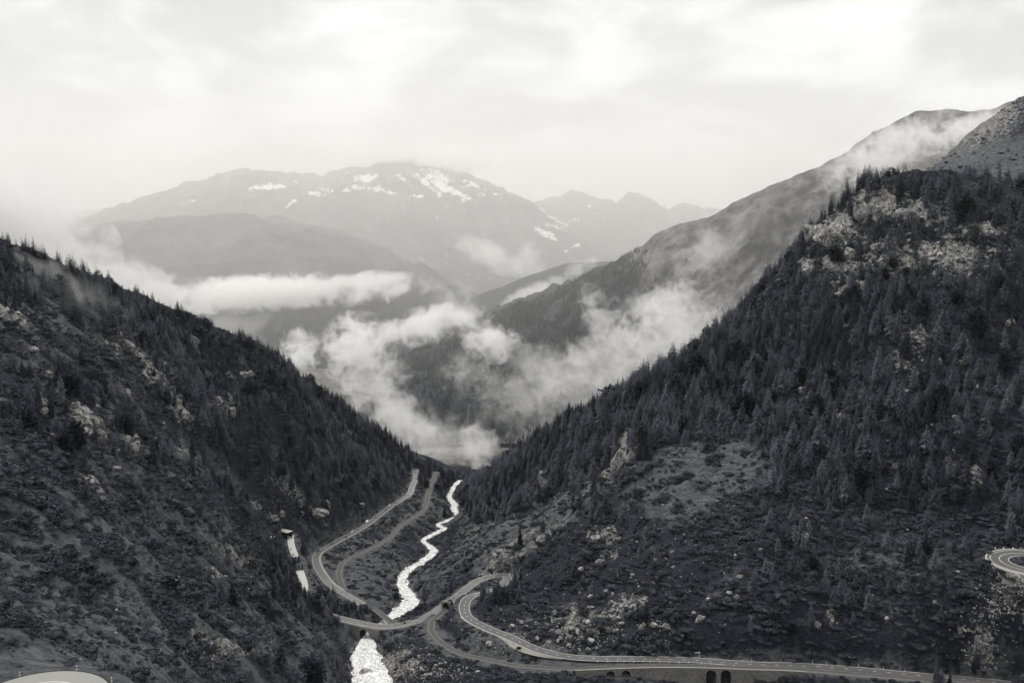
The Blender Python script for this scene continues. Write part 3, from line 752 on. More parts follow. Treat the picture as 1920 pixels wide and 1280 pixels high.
# ------------------------------------------------------------------ arched retaining wall under the railway
def arch_wall(name, line, zbot, arches, depth, mat, label, cat):
    """line: top edge (front face). arches: (centre s, half width, crown z)"""
    s = np.r_[0, np.cumsum(np.linalg.norm(np.diff(line[:, :2], axis=0), axis=1))]
    root = empty(name, tuple(line[0]))
    ss = set(np.linspace(0, s[-1], int(s[-1] / 3)))
    for c, w, zc in arches:
        ss = {q for q in ss if abs(q - c) > w}
        ss |= {c + w * math.sin(a) for a in np.linspace(-math.pi / 2, math.pi / 2, 11)}
    ss = np.array(sorted(ss))
    def at(q, back=0.0): return np.array([np.interp(q, s, line[:, 0]), np.interp(q, s, line[:, 1]) + back])
    top = np.interp(ss, s, line[:, 2])
    V, F = [], []
    def lowz(q):
        for c, w, zc in arches:
            if abs(q - c) <= w + 1e-6: return zc - w + math.sqrt(max(w * w - (q - c) ** 2, 0))
        return None
    def inside(q0, q1): return any(abs((q0 + q1) / 2 - c) < w for c, w, _ in arches)
    for i in range(len(ss) - 1):
        q0, q1 = ss[i], ss[i + 1]
        a, b = at(q0), at(q1)
        ins = inside(q0, q1)
        z0, z1 = (lowz(q0), lowz(q1)) if ins else (zbot, zbot)
        k = len(V)
        V += [(*a, z0), (*b, z1), (*b, top[i + 1]), (*a, top[i])]; F.append((k, k + 1, k + 2, k + 3))
        if ins:                                   # the barrel vault behind the opening
            a2, b2 = at(q0, depth), at(q1, depth)
            k = len(V); V += [(*a, z0), (*b, z1), (*b2, z1), (*a2, z0)]; F.append((k, k + 3, k + 2, k + 1))
    o0, o1 = at(ss[0], 1.2), at(ss[-1], 1.2)
    for i in range(len(ss) - 1):                  # coping and the end faces give it thickness
        a, b, a2, b2 = at(ss[i]), at(ss[i + 1]), at(ss[i], 1.2), at(ss[i + 1], 1.2)
        k = len(V); V += [(*a, top[i]), (*b, top[i + 1]), (*b2, top[i + 1]), (*a2, top[i])]; F.append((k, k + 1, k + 2, k + 3))
    base = np.array(line[0])
    loc = lambda pts: [(x - base[0], y - base[1], z - base[2]) for x, y, z in pts]
    mesh_obj('wall_face', loc(V), F, mat, root)
    cv = []
    for i in range(len(ss) - 1):
        a, b, a2, b2 = at(ss[i], -0.25), at(ss[i + 1], -0.25), at(ss[i], 0.7), at(ss[i + 1], 0.7)
        v = [(*a, top[i] + .02), (*b, top[i + 1] + .02), (*b2, top[i + 1] + .02), (*a2, top[i] + .02), (*a, top[i] + .4), (*b, top[i + 1] + .4), (*b2, top[i + 1] + .4), (*a2, top[i] + .4)]
        cv.append((loc(v), [(0, 3, 2, 1), (4, 5, 6, 7), (0, 1, 5, 4), (2, 3, 7, 6)]))
    mesh_obj('coping', *merge(cv), M['masonry'], root)
    for c, w, zc in arches:
        V, F = [], []
        spring = zc - w
        sides = [(-w, zbot), (-w, spring)] + [(w * math.sin(a), spring + w * math.cos(a)) for a in np.linspace(-math.pi / 2, math.pi / 2, 13)][1:-1] + [(w, spring), (w, zbot)]
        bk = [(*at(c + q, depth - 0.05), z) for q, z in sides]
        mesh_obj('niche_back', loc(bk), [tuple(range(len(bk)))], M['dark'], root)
        jv = []
        for sg in (-1, 1):
            a, a2 = at(c + sg * w), at(c + sg * w, depth)
            jv.append((loc([(*a, zbot), (*a2, zbot), (*a2, spring), (*a, spring)]), [(0, 1, 2, 3)]))
        mesh_obj('niche_side', *merge(jv), M['stone_wall'], root)
        ring = []
        for a0, a1 in zip(np.linspace(-math.pi / 2, math.pi / 2, 14)[:-1], np.linspace(-math.pi / 2, math.pi / 2, 14)[1:]):
            q = []
            for rr, aa in ((w, a0), (w, a1), (w + .55, a1), (w + .55, a0)):
                p = at(c + rr * math.sin(aa)); q.append((p[0], p[1], spring + rr * math.cos(aa)))
            f0 = [(x, y - 0.15, z) for x, y, z in q]; b0 = [(x, y + 0.02, z) for x, y, z in q]
            ring.append((loc(f0 + b0), [(0, 1, 2, 3), (0, 4, 5, 1), (2, 6, 7, 3), (1, 5, 6, 2), (3, 7, 4, 0)]))
        for sg in (-1, 1):
            xx = [at(c + sg * (w + d)) for d in (0, .55)]
            f0 = [(xx[0][0], xx[0][1] - .15, zbot), (xx[1][0], xx[1][1] - .15, zbot), (xx[1][0], xx[1][1] - .15, spring), (xx[0][0], xx[0][1] - .15, spring)]
            b0 = [(x, y + .17, z) for x, y, z in f0]
            ring.append((loc(f0 + b0), [(0, 1, 2, 3), (1, 5, 6, 2), (3, 7, 4, 0)]))
        mesh_obj('arch_surround', *merge(ring), M['masonry'], root)
    return tag(root, label, cat)
wtop = wall_line.copy(); wtop[:, 1] -= 3.0; wtop[:, 2] -= 0.45
ws = np.r_[0, np.cumsum(np.linalg.norm(np.diff(wtop[:, :2], axis=0), axis=1))]
def s_at(u): return float(np.interp(u, proj(wtop[:, 0], wtop[:, 1], wtop[:, 2])[0], ws))
def zz(u, v): return P(u, v, d=float(np.interp(s_at(u), ws, wtop[:, 1])))[2]
arch_wall('retaining_wall', wtop, 8.0, [(s_at(1145), 2.7, zz(1145, 1257)), (s_at(1174), 2.9, zz(1174, 1256)), (s_at(1334), 3.2, zz(1334, 1255.5)), (s_at(1362), 3.2, zz(1362, 1255.5))], 3.5, M['stone_wall'],
          'long stone retaining wall with arched niches holding up the railway', 'retaining wall')

# ------------------------------------------------------------------ stone arch bridge over the river
ibr = index_at(lower, 690, 1172)
bp = lower[ibr]; tb, nb = frame(lower)
ang = math.atan2(tb[ibr][1], tb[ibr][0])
br = tag(empty('stone_bridge', (bp[0], bp[1], bp[2] - 0.4), ang), 'small stone arch bridge carrying the road over the white river', 'bridge')
H, W, L = 7.6, 3.9, 12.5
prof = [(-L, 0), (-L, -H - 3), (-W, -H - 3), (-W, -5.0)] + [(W * math.cos(a), -5.0 + W * math.sin(a)) for a in np.linspace(math.pi, 0, 13)[1:-1]] + [(W, -5.0), (W, -H - 3), (L, -H - 3), (L, 0)]
v, f = prism(prof, -4.0, 4.0)
n = len(prof)
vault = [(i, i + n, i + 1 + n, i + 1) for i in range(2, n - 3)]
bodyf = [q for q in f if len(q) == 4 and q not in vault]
def face_strip(y, flip):
    V, F = [], []
    xs = [-L, -W] + [W * math.cos(a) for a in np.linspace(math.pi, 0, 13)[1:-1]] + [W, L]
    def low(x): return -5.0 + math.sqrt(max(W * W - x * x, 0)) if abs(x) <= W else -H - 3
    for a, b in zip(xs[:-1], xs[1:]):
        m = abs((a + b) / 2) < W
        k = len(V); V += [(a, y, low(a) if m else -H - 3), (b, y, low(b) if m else -H - 3), (b, y, 0), (a, y, 0)]
        F.append((k, k + 1, k + 2, k + 3) if not flip else (k + 3, k + 2, k + 1, k))
    return V, F
mesh_obj('arch_body', *merge([(v, bodyf), face_strip(-4.0, False), face_strip(4.0, True)]), M['stone_wall'], br)
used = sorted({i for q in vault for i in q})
mesh_obj('shade_toned_vault', [v[i] for i in used], [tuple(used.index(i) for i in q) for q in vault], M['dark'], br)  # underside of the arch: its shade is put into the dark colour
for sg in (-1, 1):
    ring = []
    aa = np.linspace(math.pi, 0, 14)
    for a0, a1 in zip(aa[:-1], aa[1:]):
        q = [(r * math.cos(a), sg * 4.0 - 0.14 * (1 if sg < 0 else -1), -5.0 + r * math.sin(a)) for r, a in ((W, a0), (W, a1), (W + .6, a1), (W + .6, a0))]
        b = [(x, y - sg * 0.2, z) for x, y, z in q]
        ring.append((q + b, [(0, 1, 2, 3), (4, 7, 6, 5), (0, 4, 5, 1), (2, 6, 7, 3), (1, 5, 6, 2), (3, 7, 4, 0)]))
    mesh_obj('arch_ring', *merge(ring), M['masonry'], br)

# tunnel mouth where the railway slips under the road
def portal(name, p, ang, w, h, label):
    root = tag(empty(name, tuple(p), ang), label, 'tunnel portal')
    aa = np.linspace(math.pi, 0, 12)
    arch = [(w * math.cos(a), h - w + w * math.sin(a)) for a in aa]
    V, F = [], []
    inn = [(-w, -1)] + arch + [(w, -1)]
    out = [(-w - 1.4, -1), (-w - 1.4, h + 1.0)] + [(x * 1.1, h + 1.0) for x, z in arch[1:-1]] + [(w + 1.4, h + 1.0), (w + 1.4, -1)]
    for k, y in enumerate((0.0, 1.0)):
        V += [(x, y, z) for x, z in inn] + [(x, y, z) for x, z in out]
    n = len(inn)
    for i in range(n - 1):
        F += [(i, i + 1, n + i + 1, n + i), (2 * n + i, 3 * n + i, 3 * n + i + 1, 2 * n + i + 1), (n + i, n + i + 1, 3 * n + i + 1, 3 * n + i)]
    mesh_obj('portal_frame', V, F, M['masonry'], root)
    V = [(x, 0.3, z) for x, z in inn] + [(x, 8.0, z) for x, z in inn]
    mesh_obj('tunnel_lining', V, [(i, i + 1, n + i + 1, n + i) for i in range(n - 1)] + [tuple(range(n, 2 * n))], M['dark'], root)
    return root
t0, _ = frame(rail_r)
portal('tunnel_portal', rail_r[0] + np.array((0, 0, 0.2)), math.atan2(-t0[0][1], -t0[0][0]) - math.pi / 2, 2.4, 4.6, 'small dark railway tunnel mouth under the road bend')
# ================================================================== vegetation
def conifer(seed, kind):
    """unit-height conifer: returns crown (verts, tris) and trunk"""
    r = random.Random(seed)
    V, F = [], []
    slim = {'spruce': r.uniform(0.13, 0.18), 'larch': r.uniform(0.18, 0.24), 'pine': r.uniform(0.22, 0.27)}[kind]
    start = {'spruce': 0.06, 'larch': 0.14, 'pine': 0.12}[kind]
    nw = {'spruce': 25, 'larch': 21, 'pine': 24}[kind]
    lean = (r.uniform(-0.02, 0.02), r.uniform(-0.02, 0.02))
    lop = r.uniform(0, 6.28)
    for w in range(nw):
        t = w / (nw - 1)
        h = start + (0.985 - start) * t ** 0.92
        if kind == 'pine': rad = slim * (0.55 + 0.9 * math.sin(math.pi * min(1, 0.25 + t * 0.75)) ** 0.8) * (1.02 - t ** 4)
        else: rad = slim * ((1 - t) ** 0.82 + 0.05) * (0.75 if t < 0.08 else 1)
        nb = max(3, int((9 if kind == 'spruce' else 7) * (1 - 0.55 * t)))
        a0 = r.uniform(0, 6.28)
        for b in range(nb):
            if r.random() < 0.10: continue
            a = a0 + 6.283 * b / nb + r.uniform(-0.3, 0.3)
            L = rad * r.uniform(0.62, 1.18) * (1 + 0.15 * math.cos(a - lop))
            dr = (0.42 if kind == 'spruce' else 0.14 if kind == 'larch' else -0.1) + r.uniform(-0.15, 0.15) - 0.45 * t
            ca, sa = math.cos(a), math.sin(a)
            px, py = -sa, ca
            wd = L * (0.22 if kind != 'pine' else 0.2) + 0.005
            cx, cy = lean[0] * h, lean[1] * h
            def pt(f, side, dz=0): return (cx + ca * L * f + px * side, cy + sa * L * f + py * side, h - dr * L * f * f * 1.1 + 0.15 * L * f * (1 - f) + dz)
            k = len(V)
            V += [pt(0, 0), pt(0.45, wd), pt(0.5, 0, 0.10 * L), pt(0.45, -wd), pt(1.0, 0, -0.05 * L)]
            F += [(k, k + 2, k + 1), (k, k + 3, k + 2), (k + 1, k + 2, k + 4), (k + 2, k + 3, k + 4)]
            for f in (0.35, 0.62, 0.85):            # hanging twigs
                for sg in (-1, 1):
                    k = len(V)
                    q = wd * (1.5 - f) * r.uniform(0.7, 1.5)
                    V += [pt(f - 0.12, 0), pt(f + 0.16, 0), pt(f + 0.10, sg * q, -L * r.uniform(0.10, 0.34))]
                    F.append((k, k + 1, k + 2))
    k = len(V)
    V += [(lean[0] - 0.008, lean[1], 0.93), (lean[0] + 0.008, lean[1], 0.93), (lean[0], lean[1], 1.02), (lean[0], lean[1] - .008, 0.93), (lean[0], lean[1] + .008, 0.93)]
    F += [(k, k + 1, k + 2), (k + 3, k + 4, k + 2)]
    TV, TF = [], []
    for i, (z, rr) in enumerate(((-0.06, 0.017), (0.1, 0.013), (0.5, 0.008), (0.95, 0.002))):
        TV += [(lean[0] * z + rr * math.cos(j * 1.047), lean[1] * z + rr * math.sin(j * 1.047), z) for j in range(6)]
    for i in range(3):
        TF += [(i * 6 + j, i * 6 + (j + 1) % 6, i * 6 + 6 + (j + 1) % 6, i * 6 + 6 + j) for j in range(6)]
    return (V, F), (TV, TF)
def mesh_data(name, vf, mats, midx=None):
    me = bpy.data.meshes.new(name); me.from_pydata(vf[0], [], vf[1]); me.update()
    for m in (mats if isinstance(mats, list) else [mats]): me.materials.append(m)
    if midx is not None: me.polygons.foreach_set('material_index', np.asarray(midx, np.int32))
    return me
KINDS = ['spruce'] * 5 + ['larch'] * 4 + ['pine'] * 2
TREES = []
for i, k in enumerate(KINDS):
    crown, trunk = conifer(50 + i, k)
    lm = M['larch'] if k == 'larch' else M['spruce']
    whole = merge([crown, trunk])
    TREES.append(dict(kind=k, crown=mesh_data('crown_' + k, crown, lm), trunk=mesh_data('trunk_' + k, trunk, M['bark']),
                      whole=mesh_data('tree_' + k, whole, [lm, M['bark']], [0] * len(crown[1]) + [1] * len(trunk[1]))))
def far_tree(seed):
    r = random.Random(seed); V, F = [], []
    for z0, z1, rr in ((0.02, 0.5, 0.17), (0.28, 0.75, 0.13), (0.52, 1.0, 0.09)):
        n = 7; k = len(V)
        V += [(rr * r.uniform(0.6, 1.3) * math.cos(6.283 * j / n), rr * r.uniform(0.6, 1.3) * math.sin(6.283 * j / n), z0 + r.uniform(-0.06, 0.06)) for j in range(n)] + [(0, 0, z1)]
        F += [(k + j, k + (j + 1) % n, k + n) for j in range(n)]
    return V, F
FAR = [mesh_data('far_conifer', far_tree(i), M['hazed_spruce']) for i in range(4)]
def shrub(seed, n=150):
    r = random.Random(seed); V, F = [], []
    lobes = [(r.uniform(-0.5, 0.5), r.uniform(-0.5, 0.5), r.uniform(0.15, 0.4), r.uniform(0.35, 0.6)) for _ in range(6)]
    for _ in range(n):
        lx, ly, lz, lr = r.choice(lobes)
        th, ph = r.uniform(0, 6.283), math.acos(r.uniform(-0.2, 1))
        rr = lr * r.uniform(0.7, 1.08)
        c = Vector((lx + rr * math.sin(ph) * math.cos(th), ly + rr * math.sin(ph) * math.sin(th), max(0.0, lz + 0.75 * rr * math.cos(ph))))
        nrm = Vector((math.sin(ph) * math.cos(th) + r.uniform(-.5, .5), math.sin(ph) * math.sin(th) + r.uniform(-.5, .5), math.cos(ph) + r.uniform(-.2, .6))).normalized()
        q = nrm.to_track_quat('Z', 'Y'); s = r.uniform(0.07, 0.17)
        k = len(V)
        V += [tuple(c + q @ Vector(p)) for p in ((-s, -s * .6, 0), (s, -s * .7, 0.02), (s * .8, s * .7, -0.02), (-s * .7, s, 0.03))]
        F += [(k, k + 1, k + 2, k + 3)]
    return V, F
SHRUBS = [mesh_data('foliage', shrub(i), M['shrub']) for i in range(5)]
def stems(seed):
    r = random.Random(seed); parts = []
    for _ in range(4):
        x, y = r.uniform(-.35, .35), r.uniform(-.35, .35)
        parts.append(([(-.03, -.03, -.2), (.03, -.03, -.2), (.03, .03, -.2), (-.03, .03, -.2), (x - .02, y - .02, .45), (x + .02, y - .02, .45), (x + .02, y + .02, .45), (x - .02, y + .02, .45)], [(0, 1, 5, 4), (1, 2, 6, 5), (2, 3, 7, 6), (3, 0, 4, 7)]))
    return merge(parts)
STEMS = [mesh_data('stem', stems(i), M['bark']) for i in range(5)]
def tuft(seed):
    r = random.Random(seed); V, F = [], []
    for _ in range(26):
        a = r.uniform(0, 6.283); d = r.uniform(0, 0.55); x, y = d * math.cos(a), d * math.sin(a)
        k = len(V); w = r.uniform(0.05, 0.14); b = r.uniform(0, 6.283)
        V += [(x + w * math.cos(b), y + w * math.sin(b), -0.05), (x - w * math.cos(b), y - w * math.sin(b), -0.05), (x * 1.5 + r.uniform(-.1, .1), y * 1.5 + r.uniform(-.1, .1), r.uniform(0.18, 0.5))]
        F.append((k, k + 1, k + 2))
    return V, F
TUFTS = [mesh_data('tuft', tuft(i), M['tuft']) for i in range(4)]

def chipped(seed, sub, cuts=11, squash=(1, 1, 1), noise=0.05):
    """faceted rock: a ball planed off by random planes"""
    r = np.random.default_rng(seed)
    bm = bmesh.new(); bmesh.ops.create_icosphere(bm, subdivisions=sub, radius=1.0)
    v = np.array([x.co for x in bm.verts])
    for _ in range(cuts):
        n = r.normal(size=3); n /= np.linalg.norm(n); d = r.uniform(0.5, 0.86)
        o = v @ n - d; m = o > 0
        v[m] -= np.outer(o[m], n)
    v += noise * np.stack([perlin(v[:, 0] * 2.3 + 7, v[:, 1] * 2.3 + v[:, 2] * 2.1, seed + k) for k in range(3)], 1) * 2
    v *= squash
    for x, c in zip(bm.verts, v): x.co = c
    me = bpy.data.meshes.new('rock'); bm.to_mesh(me); bm.free()
    return me
BOULDERS = []
for i in range(9):
    me = chipped(400 + i, 2, 10, (1, 0.8, 0.72), 0.05); me.materials.append(M['boulder']); BOULDERS.append(me)

def scatter(name, pos, scl, rot, idx, meshes, label=None, cat=None):
    """one mass of plants or stones: instances on points"""
    col = bpy.data.collections.new(name + '_kinds')
    for i, me in enumerate(meshes):
        col.objects.link(bpy.data.objects.new('%s_kind_%02d' % (name, i), me))
    me = bpy.data.meshes.new(name); me.vertices.add(len(pos)); me.vertices.foreach_set('co', np.asarray(pos, np.float32).ravel())
    for nm, ty, arr in (('scl', 'FLOAT_VECTOR', scl), ('rot', 'FLOAT_VECTOR', rot), ('idx', 'INT', idx)):
        a = me.attributes.new(nm, ty, 'POINT')
        a.data.foreach_set('vector' if ty == 'FLOAT_VECTOR' else 'value', np.asarray(arr, np.int32 if ty == 'INT' else np.float32).ravel())
    o = bpy.data.objects.new(name, me); COL.objects.link(o)
    g = bpy.data.node_groups.new(name, 'GeometryNodeTree')
    g.interface.new_socket('Geometry', in_out='INPUT', socket_type='NodeSocketGeometry')
    g.interface.new_socket('Geometry', in_out='OUTPUT', socket_type='NodeSocketGeometry')
    gi, go = g.nodes.new('NodeGroupInput'), g.nodes.new('NodeGroupOutput')
    ci = g.nodes.new('GeometryNodeCollectionInfo'); ci.inputs[0].default_value = col; ci.inputs[1].default_value = True; ci.inputs[2].default_value = True
    ip = g.nodes.new('GeometryNodeInstanceOnPoints'); ip.inputs['Pick Instance'].default_value = True
    def na(nm, ty):
        n_ = g.nodes.new('GeometryNodeInputNamedAttribute'); n_.data_type = ty; n_.inputs[0].default_value = nm
        return [s for s in n_.outputs if s.enabled][0]
    er = g.nodes.new('FunctionNodeEulerToRotation')
    g.links.new(na('rot', 'FLOAT_VECTOR'), er.inputs[0])
    g.links.new(gi.outputs[0], ip.inputs['Points']); g.links.new(ci.outputs[0], ip.inputs['Instance'])
    g.links.new(na('idx', 'INT'), ip.inputs['Instance Index']); g.links.new(er.outputs[0], ip.inputs['Rotation'])
    g.links.new(na('scl', 'FLOAT_VECTOR'), ip.inputs['Scale']); g.links.new(ip.outputs[0], go.inputs[0])
    md = o.modifiers.new('scatter', 'NODES'); md.node_group = g
    tag(o, label, cat, kind='stuff')
    return o

def in_poly(poly, u, v):
    c = np.zeros(u.shape, bool); n = len(poly)
    for i in range(n):
        (x0, y0), (x1, y1) = poly[i], poly[(i + 1) % n]
        m = ((y0 > v) != (y1 > v)) & (u < (x1 - x0) * (v - y0) / ((y1 - y0) or 1e-9) + x0)
        c ^= m
    return c
PL1 = [(-60, 440), (250, 560), (520, 670), (700, 770), (790, 870), (810, 925), (770, 890), (700, 930), (640, 960), (565, 980), (490, 935), (405, 850), (310, 760), (250, 660), (130, 610), (-60, 570)]
PL2 = [(0, 690), (100, 700), (220, 740), (330, 830), (420, 880), (470, 940), (400, 930), (300, 880), (150, 870), (0, 800)]
PL3 = [(500, 1065), (545, 1058), (566, 1100), (600, 1118), (640, 1122), (680, 1140), (640, 1158), (560, 1165), (510, 1120)]
PR1 = [(840, 905), (900, 880), (1000, 825), (1230, 690), (1380, 570), (1500, 430), (1610, 335), (1930, 350), (1930, 985), (1800, 960), (1600, 960), (1450, 930), (1400, 830), (1280, 840), (1180, 870), (1080, 905), (980, 965), (890, 985), (862, 945)]
PR2 = [(1400, 900), (1500, 960), (1930, 990), (1930, 1030), (1840, 1050), (1860, 1130), (1930, 1150), (1930, 1240), (1500, 1225), (1380, 1050)]
PR3 = [(1050, 880), (1150, 860), (1180, 980), (1060, 990)]
HOLES = [(1345, 885, 50, 36, 1), (1300, 935, 50, 24, .9), (1370, 950, 40, 30, .6), (1565, 440, 48, 36, .9), (1650, 395, 60, 26, .7), (1750, 490, 120, 24, .95), (1860, 442, 50, 12, .9), (1720, 640, 40, 26, .7), (1545, 505, 55, 16, .8), (1170, 865, 22, 34, .9), (1110, 925, 50, 10, .8, -35), (1015, 905, 12, 20, .8),
         (160, 805, 34, 22, .9), (225, 650, 34, 18, .9), (280, 695, 50, 15, .9, 45), (420, 768, 20, 18, .9), (60, 660, 80, 22, .9, 30), (560, 940, 40, 10, .7, 40), (1240, 850, 30, 20, .5), (1690, 690, 25, 40, .6), (1830, 900, 24, 20, .8)]
def density(u, v):
    d = np.full(u.shape, 0.012)
    d[in_poly(PR2, u, v)] = 0.34
    d[in_poly(PL2, u, v)] = 0.5
    d[in_poly(PR3, u, v)] = 0.35
    d[in_poly(PL1, u, v)] = 0.85
    d[in_poly(PL3, u, v)] = 0.9
    d[in_poly(PR1, u, v)] = 0.85
    d[(u > 800) & (u < 905) & (v > 870) & (v < 925)] = 0.9
    d[(v < 330) & (u > 1700)] = np.minimum(d[(v < 330) & (u > 1700)], 0.9)
    return d * (1 - blobs(HOLES, u, v))
def candidates(n, y0=210, y1=1760):
    y = np.sqrt(rng.uniform(y0 ** 2, y1 ** 2, n)); x = rng.uniform(-0.60, 0.60, n) * y
    return x, y
def spaced(x, y, keep, cell):
    seen, out = {}, []
    for i in np.where(keep)[0]:
        k = (int(x[i] // cell), int(y[i] // cell))
        if any((k[0] + a, k[1] + b) in seen and (x[seen[(k[0] + a, k[1] + b)]] - x[i]) ** 2 + (y[seen[(k[0] + a, k[1] + b)]] - y[i]) ** 2 < cell * cell for a in (-1, 0, 1) for b in (-1, 0, 1)): continue
        seen[k] = i; out.append(i)
    return np.array(out, int)
def site(x, y):
    z = ground(x, y); u, v = proj(x, y, z)
    vis = (z + 14 - CAMZ) / y > lookup(HOR, x, y) - 0.002
    clear = (lookup(near_road, x, y) > 2.2) & (lookup(DR - WR, x, y) > 2.0)
    return z, u, v, vis, clear

# ---- conifers of the near slopes
x, y = candidates(60000)
z, u, v, vis, clear = site(x, y)
cl = fbm(x / 35, y / 35, 3, 501)
dn = density(u, v) * np.clip(0.75 + 1.3 * cl, 0.05, 1.3)
ok = vis & clear & (rng.random(len(x)) < dn) & (u > -120) & (u < 2050) & ~((y > 1080) & (u > 1690)) & ~((y < 430) & (u < 800))
# keep the sight line to roads, rails and water open: no tall tree close in front of them
ROADPIX = []
for ln in (road_v, road_a, road_b, rail_r, rail_l, river, road_c):
    uu, vv = proj(ln[:, 0], ln[:, 1], ln[:, 2]); ROADPIX.append(np.c_[uu, vv, ln[:, 1]])
ROADPIX = np.vstack(ROADPIX)
ROADPIX = ROADPIX[(ROADPIX[:, 0] > -50) & (ROADPIX[:, 0] < 1970)]
HIDE = [(640, 1140, 55, 26), (572, 1058, 14, 9), (945, 1096, 40, 14), (1790, 1268, 40, 14), (560, 1125, 22, 14), (820, 880, 40, 14)]   # stretches the photograph hides behind trees
hid = np.zeros(len(ROADPIX), bool)
for a_, b_, c_, d_ in HIDE: hid |= (np.abs(ROADPIX[:, 0] - a_) < c_) & (np.abs(ROADPIX[:, 1] - b_) < d_)
ROADPIX = ROADPIX[~hid]
def blocks(u, v, y, hm, wm):
    hp, wp = hm / y * FPX, wm / y * FPX + 4
    out = np.zeros(len(u), bool)
    for i in range(0, len(u), 2000):
        s = slice(i, i + 2000)
        d = (np.abs(u[s, None] - ROADPIX[None, :, 0]) < wp[s, None]) & (ROADPIX[None, :, 1] < v[s, None] + 3) & (ROADPIX[None, :, 1] > v[s, None] - hp[s, None]) & (ROADPIX[None, :, 2] > y[s, None])
        out[s] = d.any(1)
    return out
hgt = rng.uniform(12, 24, len(x)) * np.where(rng.random(len(x)) < 0.30, rng.uniform(0.35, 0.75, len(x)), 1) * np.where(u < 850, 0.86, 1.08) * np.where(v < 480, 1.0, 1.0)
hgt = np.where(in_poly(PR2, u, v), hgt * 0.66, hgt)
ok[ok] &= ~blocks(u[ok], v[ok], y[ok], hgt[ok], 2.0)
sel = spaced(x, y, ok, 4.1)
x, y, z, u, v, hgt = (a[sel] for a in (x, y, z, u, v, hgt))
kr = rng.random(len(x)); larchy = smooth(-0.3, 0.4, fbm(x / 120, y / 120, 2, 511) + np.where(u > 900, 0.25, 0.0))
kidx = np.where(kr < 0.04, 9 + rng.integers(0, 2, len(x)), np.where(rng.random(len(x)) < larchy, 5 + rng.integers(0, 4, len(x)), rng.integers(0, 5, len(x))))
def stand(lst):
    out = []
    for (cu, cv, su, sv, n, h0, h1) in lst:
        k = 0
        for _ in range(n * 6):
            a_, b_ = cu + rng.uniform(-1, 1) * su, cv + rng.uniform(-1, 1) * sv
            c = hit(a_, b_)
            if lookup(near_road, c[:1], c[1:2])[0] < 1.0 or lookup(DR - WR, c[:1], c[1:2])[0] < 1.5: continue
            out.append((c[0], c[1], c[2], a_, b_, rng.uniform(h0, h1))); k += 1
            if k == n: break
    return np.array(out)
ST = stand([(655, 1146, 34, 11, 40, 4, 8), (600, 1135, 30, 14, 26, 9, 15), (540, 1090, 24, 26, 30, 10, 17), (553, 1080, 9, 7, 9, 8, 12), (690, 1150, 22, 8, 14, 4, 7), (938, 1123, 38, 6, 26, 9, 14), (968, 1100, 12, 14, 9, 7, 12), (1780, 1258, 24, 6, 5, 8, 13), (1826, 1262, 14, 10, 3, 10, 14), (1774, 1284, 30, 4, 5, 9, 12), (590, 1166, 40, 8, 10, 5, 8), (578, 1116, 8, 6, 6, 7, 10), (715, 1160, 14, 4, 8, 3, 5)])
gap = road_b[index_at(road_b, 555, 1047):index_at(road_b, 562, 1068)]
gk = rng.integers(0, len(gap), 12); go_ = rng.uniform(-4, 4, 12)
gx_, gy_ = gap[gk, 0] + go_, gap[gk, 1] + rng.uniform(-1, 1, 12)
gz_ = ground(gx_, gy_); gu_, gv_ = proj(gx_, gy_, gz_)
ST = np.vstack([ST, np.c_[gx_, gy_, gz_, gu_, gv_, rng.uniform(3.5, 7.5, 12)]])
x, y, z, u, v, hgt = (np.r_[a, ST[:, k]] for k, a in enumerate((x, y, z, u, v, hgt)))
kidx = np.r_[kidx, rng.integers(0, 9, len(ST))]
shown = (u > 0) & (u < 1920) & (v < 1270) & ((z + 2 - CAMZ) / y > lookup(HOR, x, y) - 0.001)
px = np.where(shown, hgt / y * FPX, 0)
big = np.argsort(-px)[:300]
rest = np.setdiff1d(np.arange(len(x)), big)
print('conifers', len(x), 'smallest single', px[big].min())
LAND = [(640, 1140, 'beside the white river bridge'), (540, 1090, 'below the pale road strip by the gallery'), (1130, 920, 'beneath the pale cliff over the meadow strip'), (1340, 880, 'around the bare meadow on the big slope'), (1600, 1150, 'above the dashed road'), (1880, 1120, 'near the hairpin at the picture edge'),
        (1700, 960, 'in the dark woods over the hairpin'), (1500, 850, 'in the dense woods beside the bare meadow'), (1750, 800, 'high in the dark woods facing the camera'), (1650, 650, 'among scattered rocks below the scree'), (1800, 560, 'just under the pale scree'), (1550, 480, 'on the rocky crest crag'), (1250, 780, 'on the middle of the wooded shoulder'),
        (1200, 1000, 'over the boulder slope'), (1080, 1100, 'among the boulders over the road bend'), (960, 960, 'on the far bank above the rapids'), (160, 780, 'round the pale crag on the shaded slope'), (350, 1000, 'on the shrubby lower slope'), (300, 1200, 'at the foot of the shrubby slope'), (700, 960, 'over the upper valley road'), (450, 850, 'halfway up the shaded slope'), (1850, 360, 'on the skyline of the wooded spur'), (60, 520, 'on the misty crest of the shaded slope')]
def where_is(u, v): return min(LAND, key=lambda q: (q[0] - u) ** 2 + 1.3 * (q[1] - v) ** 2)[2]
